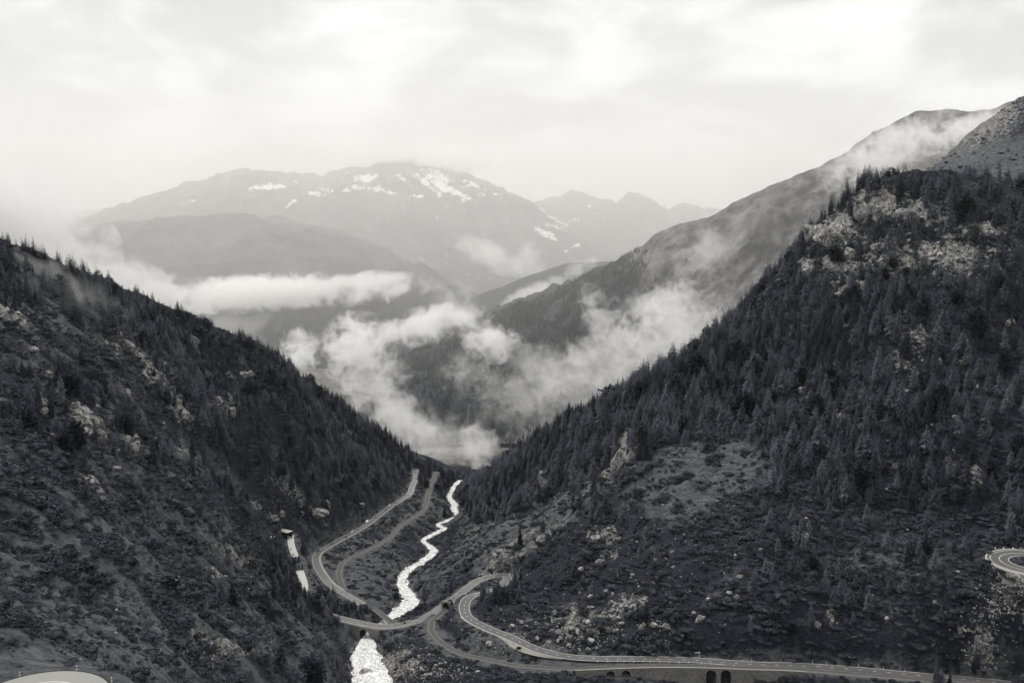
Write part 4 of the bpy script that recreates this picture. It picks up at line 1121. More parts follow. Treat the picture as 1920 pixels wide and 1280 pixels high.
for i in big:
    k = int(kidx[i]); T = TREES[k]; h = float(hgt[i])
    size = 'tall' if px[i] > 60 else 'mid-sized' if px[i] > 46 else 'small'
    look = {'spruce': 'narrow dark spruce', 'larch': 'feathery grey larch', 'pine': 'broad dark pine'}[T['kind']]
    lab = '%s %s %s' % (size, look, where_is(u[i], v[i]))
    e = empty({'spruce': 'spruce_tree', 'larch': 'larch_tree', 'pine': 'pine_tree'}[T['kind']], (x[i], y[i], z[i] - 0.3), float(rng.uniform(0, 6.28)))
    wv_ = float(rng.uniform(0.85, 1.35)); e.scale = (h * wv_, h * wv_, h)
    inst('trunk', T['trunk'], (0, 0, 0), parent=e); inst('crown', T['crown'], (0, 0, 0), parent=e)
    tag(e, lab, 'tree', lab)
hs = hgt[rest]
wv2 = rng.uniform(0.8, 1.4, len(rest))
scatter('conifer_forest', np.c_[x[rest], y[rest], z[rest] - 0.3], np.c_[hs * wv2, hs * wv2, hs], np.c_[rng.normal(0, .03, len(rest)), rng.normal(0, .03, len(rest)), rng.uniform(0, 6.28, len(rest))], kidx[rest], [T['whole'] for T in TREES],
        'dense conifer forest covering both near valley slopes', 'forest')

# ---- woods on the ridge beyond, too far to tell apart
pr = np.random.default_rng(91)
n = 60000
ri, ci = pr.integers(0, int(MX.shape[0] * 0.82), n), pr.integers(0, MX.shape[1] - 1, n)
fr, fc = pr.random(n), pr.random(n)
bil = lambda A: (A[ri, ci] * (1 - fc) + A[ri, ci + 1] * fc) * (1 - fr) + (A[ri + 1, ci] * (1 - fc) + A[ri + 1, ci + 1] * fc) * fr
xx, yy, zz_ = bil(MX), bil(MY), bil(MZ)
uu, vv = proj(xx, yy, zz_)
fm = forest1(uu, vv, fbm(xx / 300, yy / 300, 3, 101), xx, yy, zz_)
keep = (pr.random(n) < fm * np.clip(0.55 + 1.2 * fbm(xx / 110, yy / 110, 3, 521), 0.05, 1)) & (uu > 600) & (uu < 1750)
xx, yy, zz_ = xx[keep], yy[keep], zz_[keep]
hh = pr.uniform(9, 20, len(xx))
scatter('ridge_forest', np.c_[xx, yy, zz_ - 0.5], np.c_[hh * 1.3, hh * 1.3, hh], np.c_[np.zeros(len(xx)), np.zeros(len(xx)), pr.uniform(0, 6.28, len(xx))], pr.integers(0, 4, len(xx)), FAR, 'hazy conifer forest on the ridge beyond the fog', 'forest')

# ---- shrubs
x, y = candidates(260000, 190, 1500)
z, u, v, vis, clear = site(x, y)
cl = fbm(x / 26, y / 14, 3, 531)
vis = vis & ((z + 4 - CAMZ) / y > lookup(HOR, x, y) - 0.002)
sd_ = np.where(u < 560, 1.0, 0.55) * np.clip(0.55 + 1.9 * cl, 0.14, 1) * (1 - 0.85 * np.clip(blobs(GRASS[:7] + [(560, 1225, 60, 26, .7), (120, 1250, 130, 14, 1.1)], u, v), 0, 1)) * (1 - 0.7 * np.clip(lookup(rockm, x, y), 0, 1))
sd_ = np.where((u > 1350) & (v > 900), np.maximum(sd_, 0.9 * np.clip(0.8 + 1.5 * cl, 0.1, 1)), sd_)
sd_ = np.where((v < 420) & (u > 1700) & (y > 1150), 0.02, sd_)
ssz = rng.uniform(1.3, 3.4, len(x)) * np.where((u > 1000) & (v > 850), 1.35, np.where(u < 560, 1.2, 1)) * (0.7 + 0.6 * smooth(-0.1, 0.4, cl)) * np.where(y < 330, 0.62, 1)
ok = vis & clear & (rng.random(len(x)) < sd_) & (u > -100) & (u < 2020)
ok[ok] &= ~blocks(u[ok], v[ok], y[ok], ssz[ok] * 0.9, ssz[ok] * 0.8)
sel = spaced(x, y, ok, 1.9)
x, y, z, u, v, ssz = (a[sel] for a in (x, y, z, u, v, ssz))
shown = (u > 0) & (u < 1920) & (v < 1275) & ((z + 1 - CAMZ) / y > lookup(HOR, x, y) - 0.001)
px = np.where(shown, ssz / y * FPX, 0)
big = np.argsort(-px)[:300]; rest = np.setdiff1d(np.arange(len(x)), big)
print('shrubs', len(x))
for i in big:
    k = int(rng.integers(0, 5)); s = float(ssz[i])
    e = empty('alder_shrub', (x[i], y[i], z[i] - 0.15), float(rng.uniform(0, 6.28))); e.scale = (s * 1.1, s, s * float(rng.uniform(.75, 1.05)))
    inst('foliage', SHRUBS[k], (0, 0, 0), parent=e); inst('stem', STEMS[k], (0, 0, 0), parent=e)
    lab = '%s rounded dark shrub %s' % ('wide' if px[i] > 24 else 'mid-sized' if px[i] > 19 else 'small', 'beside the pale near hairpin' if y[i] < 300 and u[i] < 420 else 'on the hillside dropping from the near hairpin' if y[i] < 420 and u[i] < 700 else where_is(u[i], v[i]))
    tag(e, lab, 'shrub', lab)
ss_ = ssz[rest]
scatter('undergrowth', np.c_[x[rest], y[rest], z[rest] - 0.15], np.c_[ss_ * 1.15, ss_, ss_ * rng.uniform(.6, 1.0, len(rest))], np.c_[np.zeros(len(rest)), np.zeros(len(rest)), rng.uniform(0, 6.28, len(rest))], rng.integers(0, 5, len(rest)), SHRUBS, 'dark alder scrub spread over the valley slopes', 'scrub')
# ---- heath and grass tufts
x, y = candidates(110000, 185, 1200)
z, u, v, vis, clear = site(x, y)
clear = (lookup(near_road, x, y) > 0.8) & (lookup(DR - WR, x, y) > 1.0)
vis = (z + 1 - CAMZ) / y > lookup(HOR, x, y) - 0.002
ok = vis & clear & (rng.random(len(x)) < np.clip(0.45 + 1.2 * fbm(x / 20, y / 20, 3, 541), 0.1, 1)) & (u > -60) & (u < 1990)
x, y, z = x[ok], y[ok], z[ok]; n = len(x); print('tufts', n)
s = rng.uniform(0.7, 2.0, n) * np.where(y < 330, 0.7, 1)
scatter('heath_tufts', np.c_[x, y, z - 0.05], np.c_[s, s, s * rng.uniform(.7, 1.2, n)], np.c_[np.zeros(n), np.zeros(n), rng.uniform(0, 6.28, n)], rng.integers(0, 4, n), TUFTS, 'heath and grass tufts on the valley slopes', 'heath')

# ================================================================== rocks
CRAGS = [(160, 800, 64, 66, 'broad pale crag standing out of the shaded forest slope'), (232, 640, 40, 36, 'light blocky outcrop high on the shaded slope below the mist'), (272, 700, 40, 40, 'broken rock rib in the middle of the shaded slope'), (420, 766, 34, 34, 'square pale cliff among the trees of the shaded slope'), (70, 765, 34, 26, 'low outcrop above the broad pale crag'),
         (250, 840, 16, 44, 'thin upright rock beside the broad pale crag'), (345, 775, 22, 30, 'small cleft cliff between two stands of spruce'), (455, 700, 40, 20, 'flat rock shelf near the forested skyline of the shaded slope'), (1562, 428, 84, 66, 'large pale slab below the skyline of the wooded spur'), (1640, 385, 60, 50, 'grey cliff at the crest of the wooded spur'),
         (1710, 392, 50, 44, 'broken cliff behind the crest trees'), (1606, 470, 38, 40, 'rounded buttress under the large pale slab'), (1532, 500, 44, 22, 'tilted ledge on the spur edge'), (1650, 460, 30, 26, 'jutting block beside the rounded buttress'), (1795, 440, 46, 18, 'pale cliff band at the top of the scree'), (1860, 436, 40, 16, 'farther pale cliff band by the dark crest wood'),
         (1172, 852, 34, 66, 'narrow pale cliff above the meadow strip'), (1018, 905, 22, 40, 'upright pale pillar among spruces over the rapids'), (1130, 1006, 38, 30, 'large rounded boulder crag on the lower slope'), (1138, 1050, 30, 22, 'square weathered block over the boulder field'), (1590, 545, 44, 24, 'low rocks among trees under the crags'), (1832, 905, 40, 40, 'dim cliff deep in the dark woods'),
         (1230, 770, 22, 26, 'small pale cliff on the wooded shoulder edge'), (1605, 800, 26, 22, 'grey outcrop halfway down the dark woods'), (1512, 1003, 10, 26, 'slim upright stone beneath the dark woods'), (1534, 1172, 16, 22, 'bright block on the dark slope above the road'), (1810, 1170, 26, 30, 'cracked rock by the end of the dashed road'), (1845, 1190, 26, 34, 'pale broken rock below the hairpin bank'),
         (585, 960, 50, 24, 'bare rock rib over the valley road'), (500, 965, 34, 26, 'grey rock step above the gallery'), (1345, 940, 14, 10, 'lone stone beneath the bare meadow')]
er = np.random.default_rng(4242)
for n_, (u0, u1, v0, v1) in ((16, (1420, 1900, 560, 900)), (12, (60, 560, 620, 990)), (8, (1150, 1500, 960, 1180)), (6, (560, 900, 880, 1000))):
    for _ in range(n_):
        cu, cv = er.uniform(u0, u1), er.uniform(v0, v1)
        if n_ == 12 and cv < 500 + cu * 0.62: cv = 520 + cu * 0.62 + er.uniform(0, 200)
        CRAGS.append((cu, cv, er.uniform(12, 26), er.uniform(10, 24), 'small pale rock outcrop ' + where_is(cu, cv)))
for i, (cu, cv, wp, hp, lab) in enumerate(CRAGS):
    if lookup(near_road, hit(cu, cv + hp * 0.25)[:1], hit(cu, cv + hp * 0.25)[1:2])[0] < 6: continue
    c = hit(cu, cv + hp * 0.25)
    sc = c[1] / FPX
    w, h = wp * sc * 0.5, hp * sc * 0.5
    root = empty('rock_outcrop', (c[0], c[1] + w * 0.3, c[2]))
    r = np.random.default_rng(700 + i)
    nb = 1 if wp < 24 else 2 if wp < 40 else 4
    for b in range(nb):
        me = chipped(800 + i * 7 + b, 4 if wp > 40 else 3, 26, (1, 1, 1), 0.035)
        f = 1.0 if nb == 1 else r.uniform(0.5, 0.8)
        co = np.empty(len(me.vertices) * 3); me.vertices.foreach_get('co', co); co = co.reshape(-1, 3)
        co = co * (w * f * 1.15, max(w, h) * f * 0.75, h * f * 1.25)
        nn = ridged(co[:, 0] / (w * .5) + i, co[:, 2] / (h * .7) + co[:, 1] / w, 3, 820 + b)
        co *= (1 + 0.06 * nn)[:, None]
        me.vertices.foreach_set('co', co.ravel()); me.update(); me.materials.append(M['rock'])
        ox = 0 if nb == 1 else (b / (nb - 1) - 0.5) * w * 1.3
        inst('rock_block', me, (ox, r.uniform(-.2, .2) * w, r.uniform(-.3, .25) * h if nb > 1 else 0.1 * h), (r.uniform(-.2, .2), r.uniform(-.25, .25), r.uniform(-.5, .5)), parent=root)
    tag(root, lab, 'rock outcrop', 'pale rock outcrops' if lab.startswith('small pale rock') else None)
CLUST = [(1085, 1180, 75, 22, 60, 1.6, 3.6, 'in the boulder field above the road bend'), (1140, 1120, 90, 36, 30, 1.0, 2.6, 'on the slope over the boulder field'), (750, 1248, 38, 18, 34, 1.0, 2.2, 'on the stony bank beside the foaming river'), (830, 1262, 60, 12, 14, .9, 2.0, 'below the railway curve near the river bank'),
         (1750, 492, 85, 24, 50, 1.5, 3.6, 'in the pale scree below the spur crest'), (1600, 1110, 170, 60, 30, .8, 2.2, 'on the dark slope above the dashed road'), (1842, 1200, 22, 34, 16, .9, 2.2, 'by the broken rock at the road end'), (1900, 1105, 22, 20, 22, .7, 1.6, 'on the rubble bank under the hairpin'), (1680, 690, 110, 90, 18, 1.2, 2.8, 'among the trees under the scree'),
         (300, 1180, 200, 60, 16, .5, 1.3, 'on the shrubby foot of the shaded slope'), (430, 1060, 36, 36, 10, 1.0, 2.0, 'on the stony rib below the gallery'), (1210, 960, 90, 70, 12, 1.0, 2.2, 'on the open slope near the meadow strip')]
br_ = np.random.default_rng(55)
for cu, cv, su, sv, n, s0, s1, lab in CLUST:
    for k in range(n):
        uu, vv = cu + br_.normal() * su, cv + br_.normal() * sv
        if not (0 < uu < 1918 and vv < 1276): continue
        c = hit(uu, vv)
        if lookup(near_road, c[0:1], c[1:2])[0] < 1.5 or lookup(DR - WR, c[0:1], c[1:2])[0] < 0.5: continue
        s = s0 + (s1 - s0) * br_.random() ** 1.8
        o = inst('boulder', BOULDERS[int(br_.integers(0, 9))], (c[0], c[1], c[2] + 0.2 * s), tuple(br_.uniform(-.6, .6, 2)) + (br_.uniform(0, 6.28),), tuple(s * br_.uniform(.75, 1.25, 3)))
        sz = 'big' if s > s0 + 0.6 * (s1 - s0) else 'small'
        tag(o, '%s pale boulder lying %s' % (sz, lab), 'boulder', '%s boulders %s' % (sz, lab))
for cu, cv, s, lab in ((688, 1262, 4.6, 'large dark boulder splitting the white river near the camera'), (764, 1127, 2.0, 'boulder midstream in the rapids behind the bridge'), (670, 1246, 1.1, 'small dark stone midstream before the large river boulder'), (712, 1252, 1.3, 'flat wet stone by the stony river bank')):
    c = hit(cu, cv)
    o = inst('river_boulder', BOULDERS[3], (c[0], c[1], c[2] + 0.4 + 0.1 * s), (0.1, 0.1, 0.6), (s * 1.3, s, s * 0.75)); tag(o, lab, 'boulder')
# loose rubble, too small to count
rp = []
for cu, cv, su, sv, n in ((1085, 1180, 90, 30, 700), (750, 1246, 45, 22, 700), (1750, 490, 100, 26, 800), (1900, 1110, 26, 26, 500), (1842, 1195, 26, 40, 250), (1560, 500, 70, 20, 250), (400, 1222, 50, 9, 150), (1150, 1050, 120, 60, 300), (830, 1262, 70, 14, 200), (1010, 1205, 40, 12, 120)):
    a = np.c_[cu + br_.normal(size=n) * su, cv + br_.normal(size=n) * sv]
    rp.append(a)
rv = np.repeat(river[(river[:, 1] > 560) & (river[:, 1] < 1400)], 3, 0)
rt_ = np.gradient(rv[::3, :2], axis=0); rt_ /= np.linalg.norm(rt_, axis=1)[:, None]; rt_ = np.repeat(rt_, 3, 0)
ro_ = (rv[:, 3] + br_.uniform(-1.2, 2.6, len(rv))) * br_.choice([-1, 1], len(rv))
rx_, ry_ = rv[:, 0] - rt_[:, 1] * ro_, rv[:, 1] + rt_[:, 0] * ro_
bank = np.c_[rx_, ry_, np.maximum(ground(rx_, ry_), rv[:, 2] - 0.1)]
rp = np.vstack(rp); rp = rp[(rp[:, 1] < 1300) & (rp[:, 0] < 1990)]
pp = np.array([hit(a, b) for a, b in rp])
m = (lookup(near_road, pp[:, 0], pp[:, 1]) > 1) & (lookup(DR - WR, pp[:, 0], pp[:, 1]) > 0.3)
pp = np.vstack([pp[m], bank]); n = len(pp); s = br_.uniform(0.3, 1.1, n)
scatter('rubble', pp + (0, 0, 0.1), np.c_[s, s * br_.uniform(.6, 1, n), s * br_.uniform(.5, .9, n)], br_.uniform(0, 6.28, (n, 3)), br_.integers(0, 9, n), BOULDERS, 'loose pale rubble and scree on the slopes', 'scree')

# ================================================================== things along the roads
def on_line(line, u, v, off=0.0):
    i = min(max(index_at(line, u, v), 1), len(line) - 2)
    t, n = frame(line)
    p = line[i].copy()[:3]; p[:2] += n[i] * off
    return p, math.atan2(t[i][1], t[i][0])
def paint(name, c): return simple(name, c, 0.25, 0.5, 0.05)
M['car_white'] = paint('white_car_paint', (0.82, 0.82, 0.80)); M['car_grey'] = paint('dark_car_paint', (0.035, 0.036, 0.04))
def wheel_geo(cx, y, r=0.33): return disc(cx, y - 0.11, y + 0.11, r, r)
BODY = [(-2.2, .35), (-2.25, .75), (-2.1, .95), (-1.5, 1.0), (-0.95, 1.45), (0.45, 1.47), (1.15, 1.02), (2.0, .88), (2.2, .7), (2.2, .35)]
def car(name, p, ang, mat, label, group):
    root = empty(name, tuple(p + np.array((0, 0, .06))), ang)
    v, f = prism(BODY, -0.88, 0.88)
    v = [(x, y * (0.80 if z > 1.2 else 1.0), z) for x, y, z in v]
    mesh_obj('body', v, f, mat, root)
    for s in (-1, 1):
        g = [(-1.25, 1.05), (-0.85, 1.38), (0.40, 1.40), (0.95, 1.05)]
        y0, y1 = 0.895, 0.74
        q = [(x, s * (y0 if z < 1.2 else y1), z) for x, z in g]; q2 = [(x, y - s * .03, z) for x, y, z in q]
        mesh_obj('side_window', q + q2, [(0, 1, 2, 3), (7, 6, 5, 4), (0, 4, 5, 1), (1, 5, 6, 2), (2, 6, 7, 3), (3, 7, 4, 0)], M['glass'], root)
    for x0, z0, x1, z1, nm in ((1.10, 1.07, .50, 1.46, 'windscreen'), (-1.52, 1.03, -1.0, 1.43, 'rear_window')):
        d = 0.03 if x0 > 0 else -0.03
        q = [(x0 + d, -.74, z0 + .02), (x0 + d, .74, z0 + .02), (x1 + d, .64, z1 + .02), (x1 + d, -.64, z1 + .02)]; q2 = [(x - d, y, z - .03) for x, y, z in q]
        mesh_obj(nm, q + q2, [(0, 1, 2, 3), (7, 6, 5, 4), (0, 4, 5, 1), (1, 5, 6, 2), (2, 6, 7, 3), (3, 7, 4, 0)], M['glass'], root)
    for x0 in (-1.35, 1.38):
        for s in (-1, 1): mesh_obj('wheel', *wheel_geo(x0, s * 0.80), M['tyre'], root)
    for s in (-1, 1):
        mesh_obj('headlight', *box(2.17, 2.23, s * .62 - .16, s * .62 + .16, .66, .80), M['white'], root)
    return tag(root, label, 'car', group)
def van(name, p, ang, mat, label):
    root = empty(name, tuple(p + np.array((0, 0, .06))), ang)
    mesh_obj('body', *prism([(-3.1, .45), (-3.1, 2.75), (1.7, 2.8), (2.0, 2.5), (2.1, 1.9), (2.7, 1.25), (3.05, 1.1), (3.05, .45)], -1.1, 1.1), mat, root)
    q = [(2.09, -.95, 1.95), (2.09, .95, 1.95), (2.66, .95, 1.33), (2.66, -.95, 1.33)]; q2 = [(x + .05, y, z + .05) for x, y, z in q]
    mesh_obj('windscreen', q + q2, [(0, 1, 2, 3), (7, 6, 5, 4), (0, 4, 5, 1), (1, 5, 6, 2), (2, 6, 7, 3), (3, 7, 4, 0)], M['glass'], root)
    for s in (-1, 1):
        mesh_obj('side_window', *box(-1.6, -.4, s * 1.11 - .03, s * 1.11 + .03, 1.6, 2.2), M['glass'], root)
        for x0 in (-1.9, 1.9): mesh_obj('wheel', *wheel_geo(x0, s * 1.0, .38), M['tyre'], root)
    return tag(root, label, 'van')
p, a = on_line(road_v, 733, 946, -1.7); car('white_car', p, a, M['car_white'], 'white car farthest up the valley road under the forest', 'cars on the valley road')
p, a = on_line(road_v, 691, 979, -1.8); van('white_camper_van', p, a + math.pi, M['car_white'], 'white camper van on the straight of the valley road')
p, a = on_line(road_v, 664, 992, -1.8); car('white_car', p, a, M['car_white'], 'white car following the camper van down the valley road', 'cars on the valley road')
p, a = on_line(road_v, 645, 1005, 1.6); car('dark_car', p, a, M['car_grey'], 'dark car on the valley road past the white ones', 'cars on the valley road')
p, a = on_line(road_v, 600, 1034, -1.5); car('dark_car', p, a, M['car_grey'], 'dark car entering the wide bend of the valley road', 'cars on the valley road')

def motorcycle(p, ang, label, rider_label):
    root = empty('motorcycle', tuple(p + np.array((0, 0, .06))), ang)
    for x0 in (-.75, .75): mesh_obj('wheel', *disc(x0, -.08, .08, .33, .33), M['tyre'], root)
    mesh_obj('tank', *prism([(-.15, .62), (-.2, .92), (.25, 1.0), (.5, .9), (.45, .6)], -.2, .2), M['car_grey'], root)
    mesh_obj('seat', *prism([(-.95, .78), (-.95, .9), (-.2, .84), (-.2, .72)], -.16, .16), M['tyre'], root)
    mesh_obj('engine', *box(-.3, .35, -.2, .2, .28, .62), M['steel'], root)
    mesh_obj('handlebar', *merge([box(.42, .48, -.4, .4, 1.05, 1.11), prism([(.44, .9), (.5, .9), (.78, .33), (.72, .33)], -.1, .1)]), M['steel'], root)
    for s in (-1, 1): mesh_obj('side_case', *box(-.95, -.45, s * .34 - .12, s * .34 + .12, .5, .85), M['car_grey'], root)
    tag(root, label, 'motorcycle')
    # rider: one skinned body, seated
    J = {'pel': (-.4, 0, .98), 'che': (-.22, 0, 1.32), 'nec': (-.16, 0, 1.52), 'hea': (-.12, 0, 1.64), 'top': (-.11, 0, 1.78)}
    R_ = {'pel': .17, 'che': .20, 'nec': .08, 'hea': .14, 'top': .11}
    E = [('pel', 'che'), ('che', 'nec'), ('nec', 'hea'), ('hea', 'top')]
    for s, q in ((1, 'l'), (-1, 'r')):
        J.update({'sh' + q: (-.2, .22 * s, 1.44), 'el' + q: (.08, .33 * s, 1.22), 'ha' + q: (.40, .34 * s, 1.12), 'kn' + q: (.12, .24 * s, .86), 'an' + q: (-.12, .25 * s, .46), 'to' + q: (.1, .26 * s, .40)})
        R_.update({'sh' + q: .09, 'el' + q: .065, 'ha' + q: .05, 'kn' + q: .09, 'an' + q: .065, 'to' + q: .05})
        E += [('che', 'sh' + q), ('sh' + q, 'el' + q), ('el' + q, 'ha' + q), ('pel', 'kn' + q), ('kn' + q, 'an' + q), ('an' + q, 'to' + q)]
    names = list(J); me = bpy.data.meshes.new('person'); me.from_pydata([J[k] for k in names], [(names.index(a_), names.index(b_)) for a_, b_ in E], [])
    me.materials.append(M['black'])
    o = bpy.data.objects.new('person', me); COL.objects.link(o); o.location = root.location; o.rotation_euler = root.rotation_euler
    sk = o.modifiers.new('skin', 'SKIN')
    for i, k in enumerate(names): me.skin_vertices[0].data[i].radius = (R_[k], R_[k])
    me.skin_vertices[0].data[0].use_root = True
    o.modifiers.new('smooth', 'SUBSURF').levels = 1
    tag(o, rider_label, 'person')
p, a = on_line(road_b, 545.5, 1031, -1.6); motorcycle(p, a, 'dark motorcycle behind the other on the pale strip', 'person in dark riding clothes on the motorcycle nearer the gallery')
p, a = on_line(road_b, 549.5, 1041, -1.4); motorcycle(p, a, 'dark motorcycle in front on the pale strip', 'person in dark riding clothes on the motorcycle farther from the gallery')

# gallery at the tunnel mouth
g0 = np.array(P(541, 1006, z=26.0)); ga = R(150)
gal = tag(empty('road_gallery', tuple(g0), ga), 'low dark road gallery with a pale roof at the tunnel mouth', 'gallery')
mesh_obj('roof', *prism([(-2, 4.5), (-2, 4.95), (15, 5.3), (15, 4.85)], -3.6, 3.6), M['kerb'], gal)
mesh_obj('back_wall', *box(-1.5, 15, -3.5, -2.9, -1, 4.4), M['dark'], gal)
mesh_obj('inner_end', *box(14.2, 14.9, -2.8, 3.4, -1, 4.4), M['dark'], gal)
for k in range(5): mesh_obj('pillar', *box(-1.2 + k * 3.6, -.6 + k * 3.6, 2.8, 3.4, -2.0, 4.45), M['cladding'], gal)
mesh_obj('sill', *box(-1.5, 15, 2.85, 3.35, -1.5, 0.9), M['cladding'], gal)

# roadside posts
PW, PB = box(-.07, .07, -.05, .05, -.3, .62), box(-.072, .072, -.052, .052, .62, .82)
PT = box(-.07, .07, -.05, .05, .82, 1.0)
pm, pb = mesh_data('post', merge([PW, PT]), M['white']), mesh_data('band', PB, M['black'])
def post(p, sc, label, group=None):
    e = empty('marker_post', tuple(p)); e.scale = (sc * 1.2, sc * 1.2, sc)
    inst('post', pm, (0, 0, 0), parent=e); inst('reflector_band', pb, (0, 0, 0), parent=e)
    tag(e, label, 'marker post', group)
for ang_, nm in ((128, 'leftmost'), (83, 'middle'), (38, 'rightmost')):
    a_ = R(ang_); xx_, yy_ = -95.5 + 14.6 * math.cos(a_), 191 + 14.6 * math.sin(a_)
    post((xx_, yy_, float(ground(xx_, yy_))), 1.15, '%s white marker post around the near pale hairpin' % nm, 'marker posts round the near hairpin')
for k, uu_ in enumerate((1411, 1467, 1523, 1553, 1610, 1660, 1699)):
    p, a = on_line(upper, uu_, None, 4.8); post(p + np.array((0, 0, -.2)), 1.6, '%s white marker post along the upper edge of the dashed road' % ('leftmost', 'second', 'third', 'fourth', 'fifth', 'sixth', 'rightmost')[k], 'marker posts above the dashed road')
stm = mesh_data('guard_stone', prism([(-.28, -.3), (-.28, .55), (-.16, .75), (.16, .75), (.28, .55), (.28, -.3)], -.2, .2), M['white'])
for k, uu_ in enumerate((1122, 1138.5, 1155, 1171.5, 1188, 1204.5, 1221, 1237.5, 1254, 1274, 1294, 1313, 1332, 1354, 1375)):
    p, a = on_line(upper, uu_, None, -4.35)
    o = inst('guard_stone', stm, tuple(p), (0, 0, a)); tag(o, 'white guard stone between the dashed road and the railway', 'guard stone', 'guard stones along the railway side')
for k, uu_ in enumerate((1866, 1882, 1900, 1914)):
    c = P(uu_, 1024 - (k == 0) * -1, d=hy + 27); gz = float(ground(c[0], c[1]))
    o = inst('guard_stone', stm, (c[0], c[1], gz), (0, 0, 0.2), (1.4, 1.4, 1.2)); tag(o, 'pale guard stone in the row above the far hairpin', 'guard stone', 'guard stones above the hairpin')
for k, uu_ in enumerate((928, 946)):
    p, a = on_line(lower, uu_, 1077, 4.6); o = inst('guard_stone', stm, tuple(p), (0, 0, a), (1.6, 1.6, 1.5)); tag(o, ('first', 'second')[k] + ' white stone at the top bend of the valley road', 'guard stone', 'stones at the top bend')
# signpost by the dashed road
p, a = on_line(upper, 1310, None, 4.9)
sg = tag(empty('direction_sign', tuple(p), 0.15), 'white direction board on a thin pole beside the dashed road', 'road sign')
mesh_obj('pole', *disc(0, -.08, .08, 0, .08), M['white'], sg).hide_render = False
sg.children[0].data.clear_geometry(); v_, f_ = box(-.09, .09, -.06, .06, -.4, 3.6); sg.children[0].data.from_pydata(v_, [], f_)
mesh_obj('board', *prism([(-2.6, 2.9), (-3.0, 3.15), (-2.6, 3.4), (.6, 3.4), (.6, 2.9)], -.14, -.07), M['white'], sg)
# beside the gallery at the tunnel lay-by: three white posts on the sill line
for k in range(3):
    c = hit(508 + 6 * k, 1008); o = inst('guard_stone', stm, tuple(c), (0, 0, 0), (1.8, 1.8, 1.6)); tag(o, '%s white stone beside the dark gallery' % ('outer', 'central', 'nearest')[k], 'guard stone', 'stones beside the gallery')

# ================================================================== fog and haze
def fog_material(name, dims, lam, dens, cover, seed, gain=0.16, aniso=0.0):
    m = bpy.data.materials.new(name); m.use_nodes = True
    n, l = m.node_tree.nodes, m.node_tree.links
    n.clear()
    out = n.new('ShaderNodeOutputMaterial'); vol = n.new('ShaderNodeVolumePrincipled')
    vol.inputs['Color'].default_value = (1.0, 0.998, 0.99, 1); vol.inputs['Anisotropy'].default_value = aniso
    tc = n.new('ShaderNodeTexCoord')
    mp = n.new('ShaderNodeMapping'); mp.inputs['Scale'].default_value = tuple(q / lam for q in dims); mp.inputs['Location'].default_value = (seed * 3.7, seed * 1.3, seed * 2.1)
    l.new(tc.outputs['Object'], mp.inputs[0])
    no = n.new('ShaderNodeTexNoise'); no.inputs['Scale'].default_value = 1.0; no.inputs['Detail'].default_value = 6.0; no.inputs['Roughness'].default_value = 0.66; no.inputs['Distortion'].default_value = 0.9
    l.new(mp.outputs[0], no.inputs['Vector'])
    ln = n.new('ShaderNodeVectorMath'); ln.operation = 'LENGTH'; l.new(tc.outputs['Object'], ln.inputs[0])
    def mth(op, a, b, clamp=False):
        t = n.new('ShaderNodeMath'); t.operation = op; t.use_clamp = clamp
        for i, x in enumerate((a, b)):
            if isinstance(x, (int, float)): t.inputs[i].default_value = x
            else: l.new(x, t.inputs[i])
        return t.outputs[0]
    r = mth('POWER', ln.outputs['Value'], 1.6)
    fall = mth('SUBTRACT', 1.0, r)
    s = mth('ADD', mth('MULTIPLY', mth('SUBTRACT', no.outputs[0], 0.5), 2.3), mth('SUBTRACT', mth('MULTIPLY', fall, cover), 0.26))
    d = mth('MULTIPLY', mth('DIVIDE', s, gain, True), dens)
    l.new(d, vol.inputs['Density']); l.new(vol.outputs[0], out.inputs['Volume'])
    m.cycles.volume_step_rate = 0.35
    return m
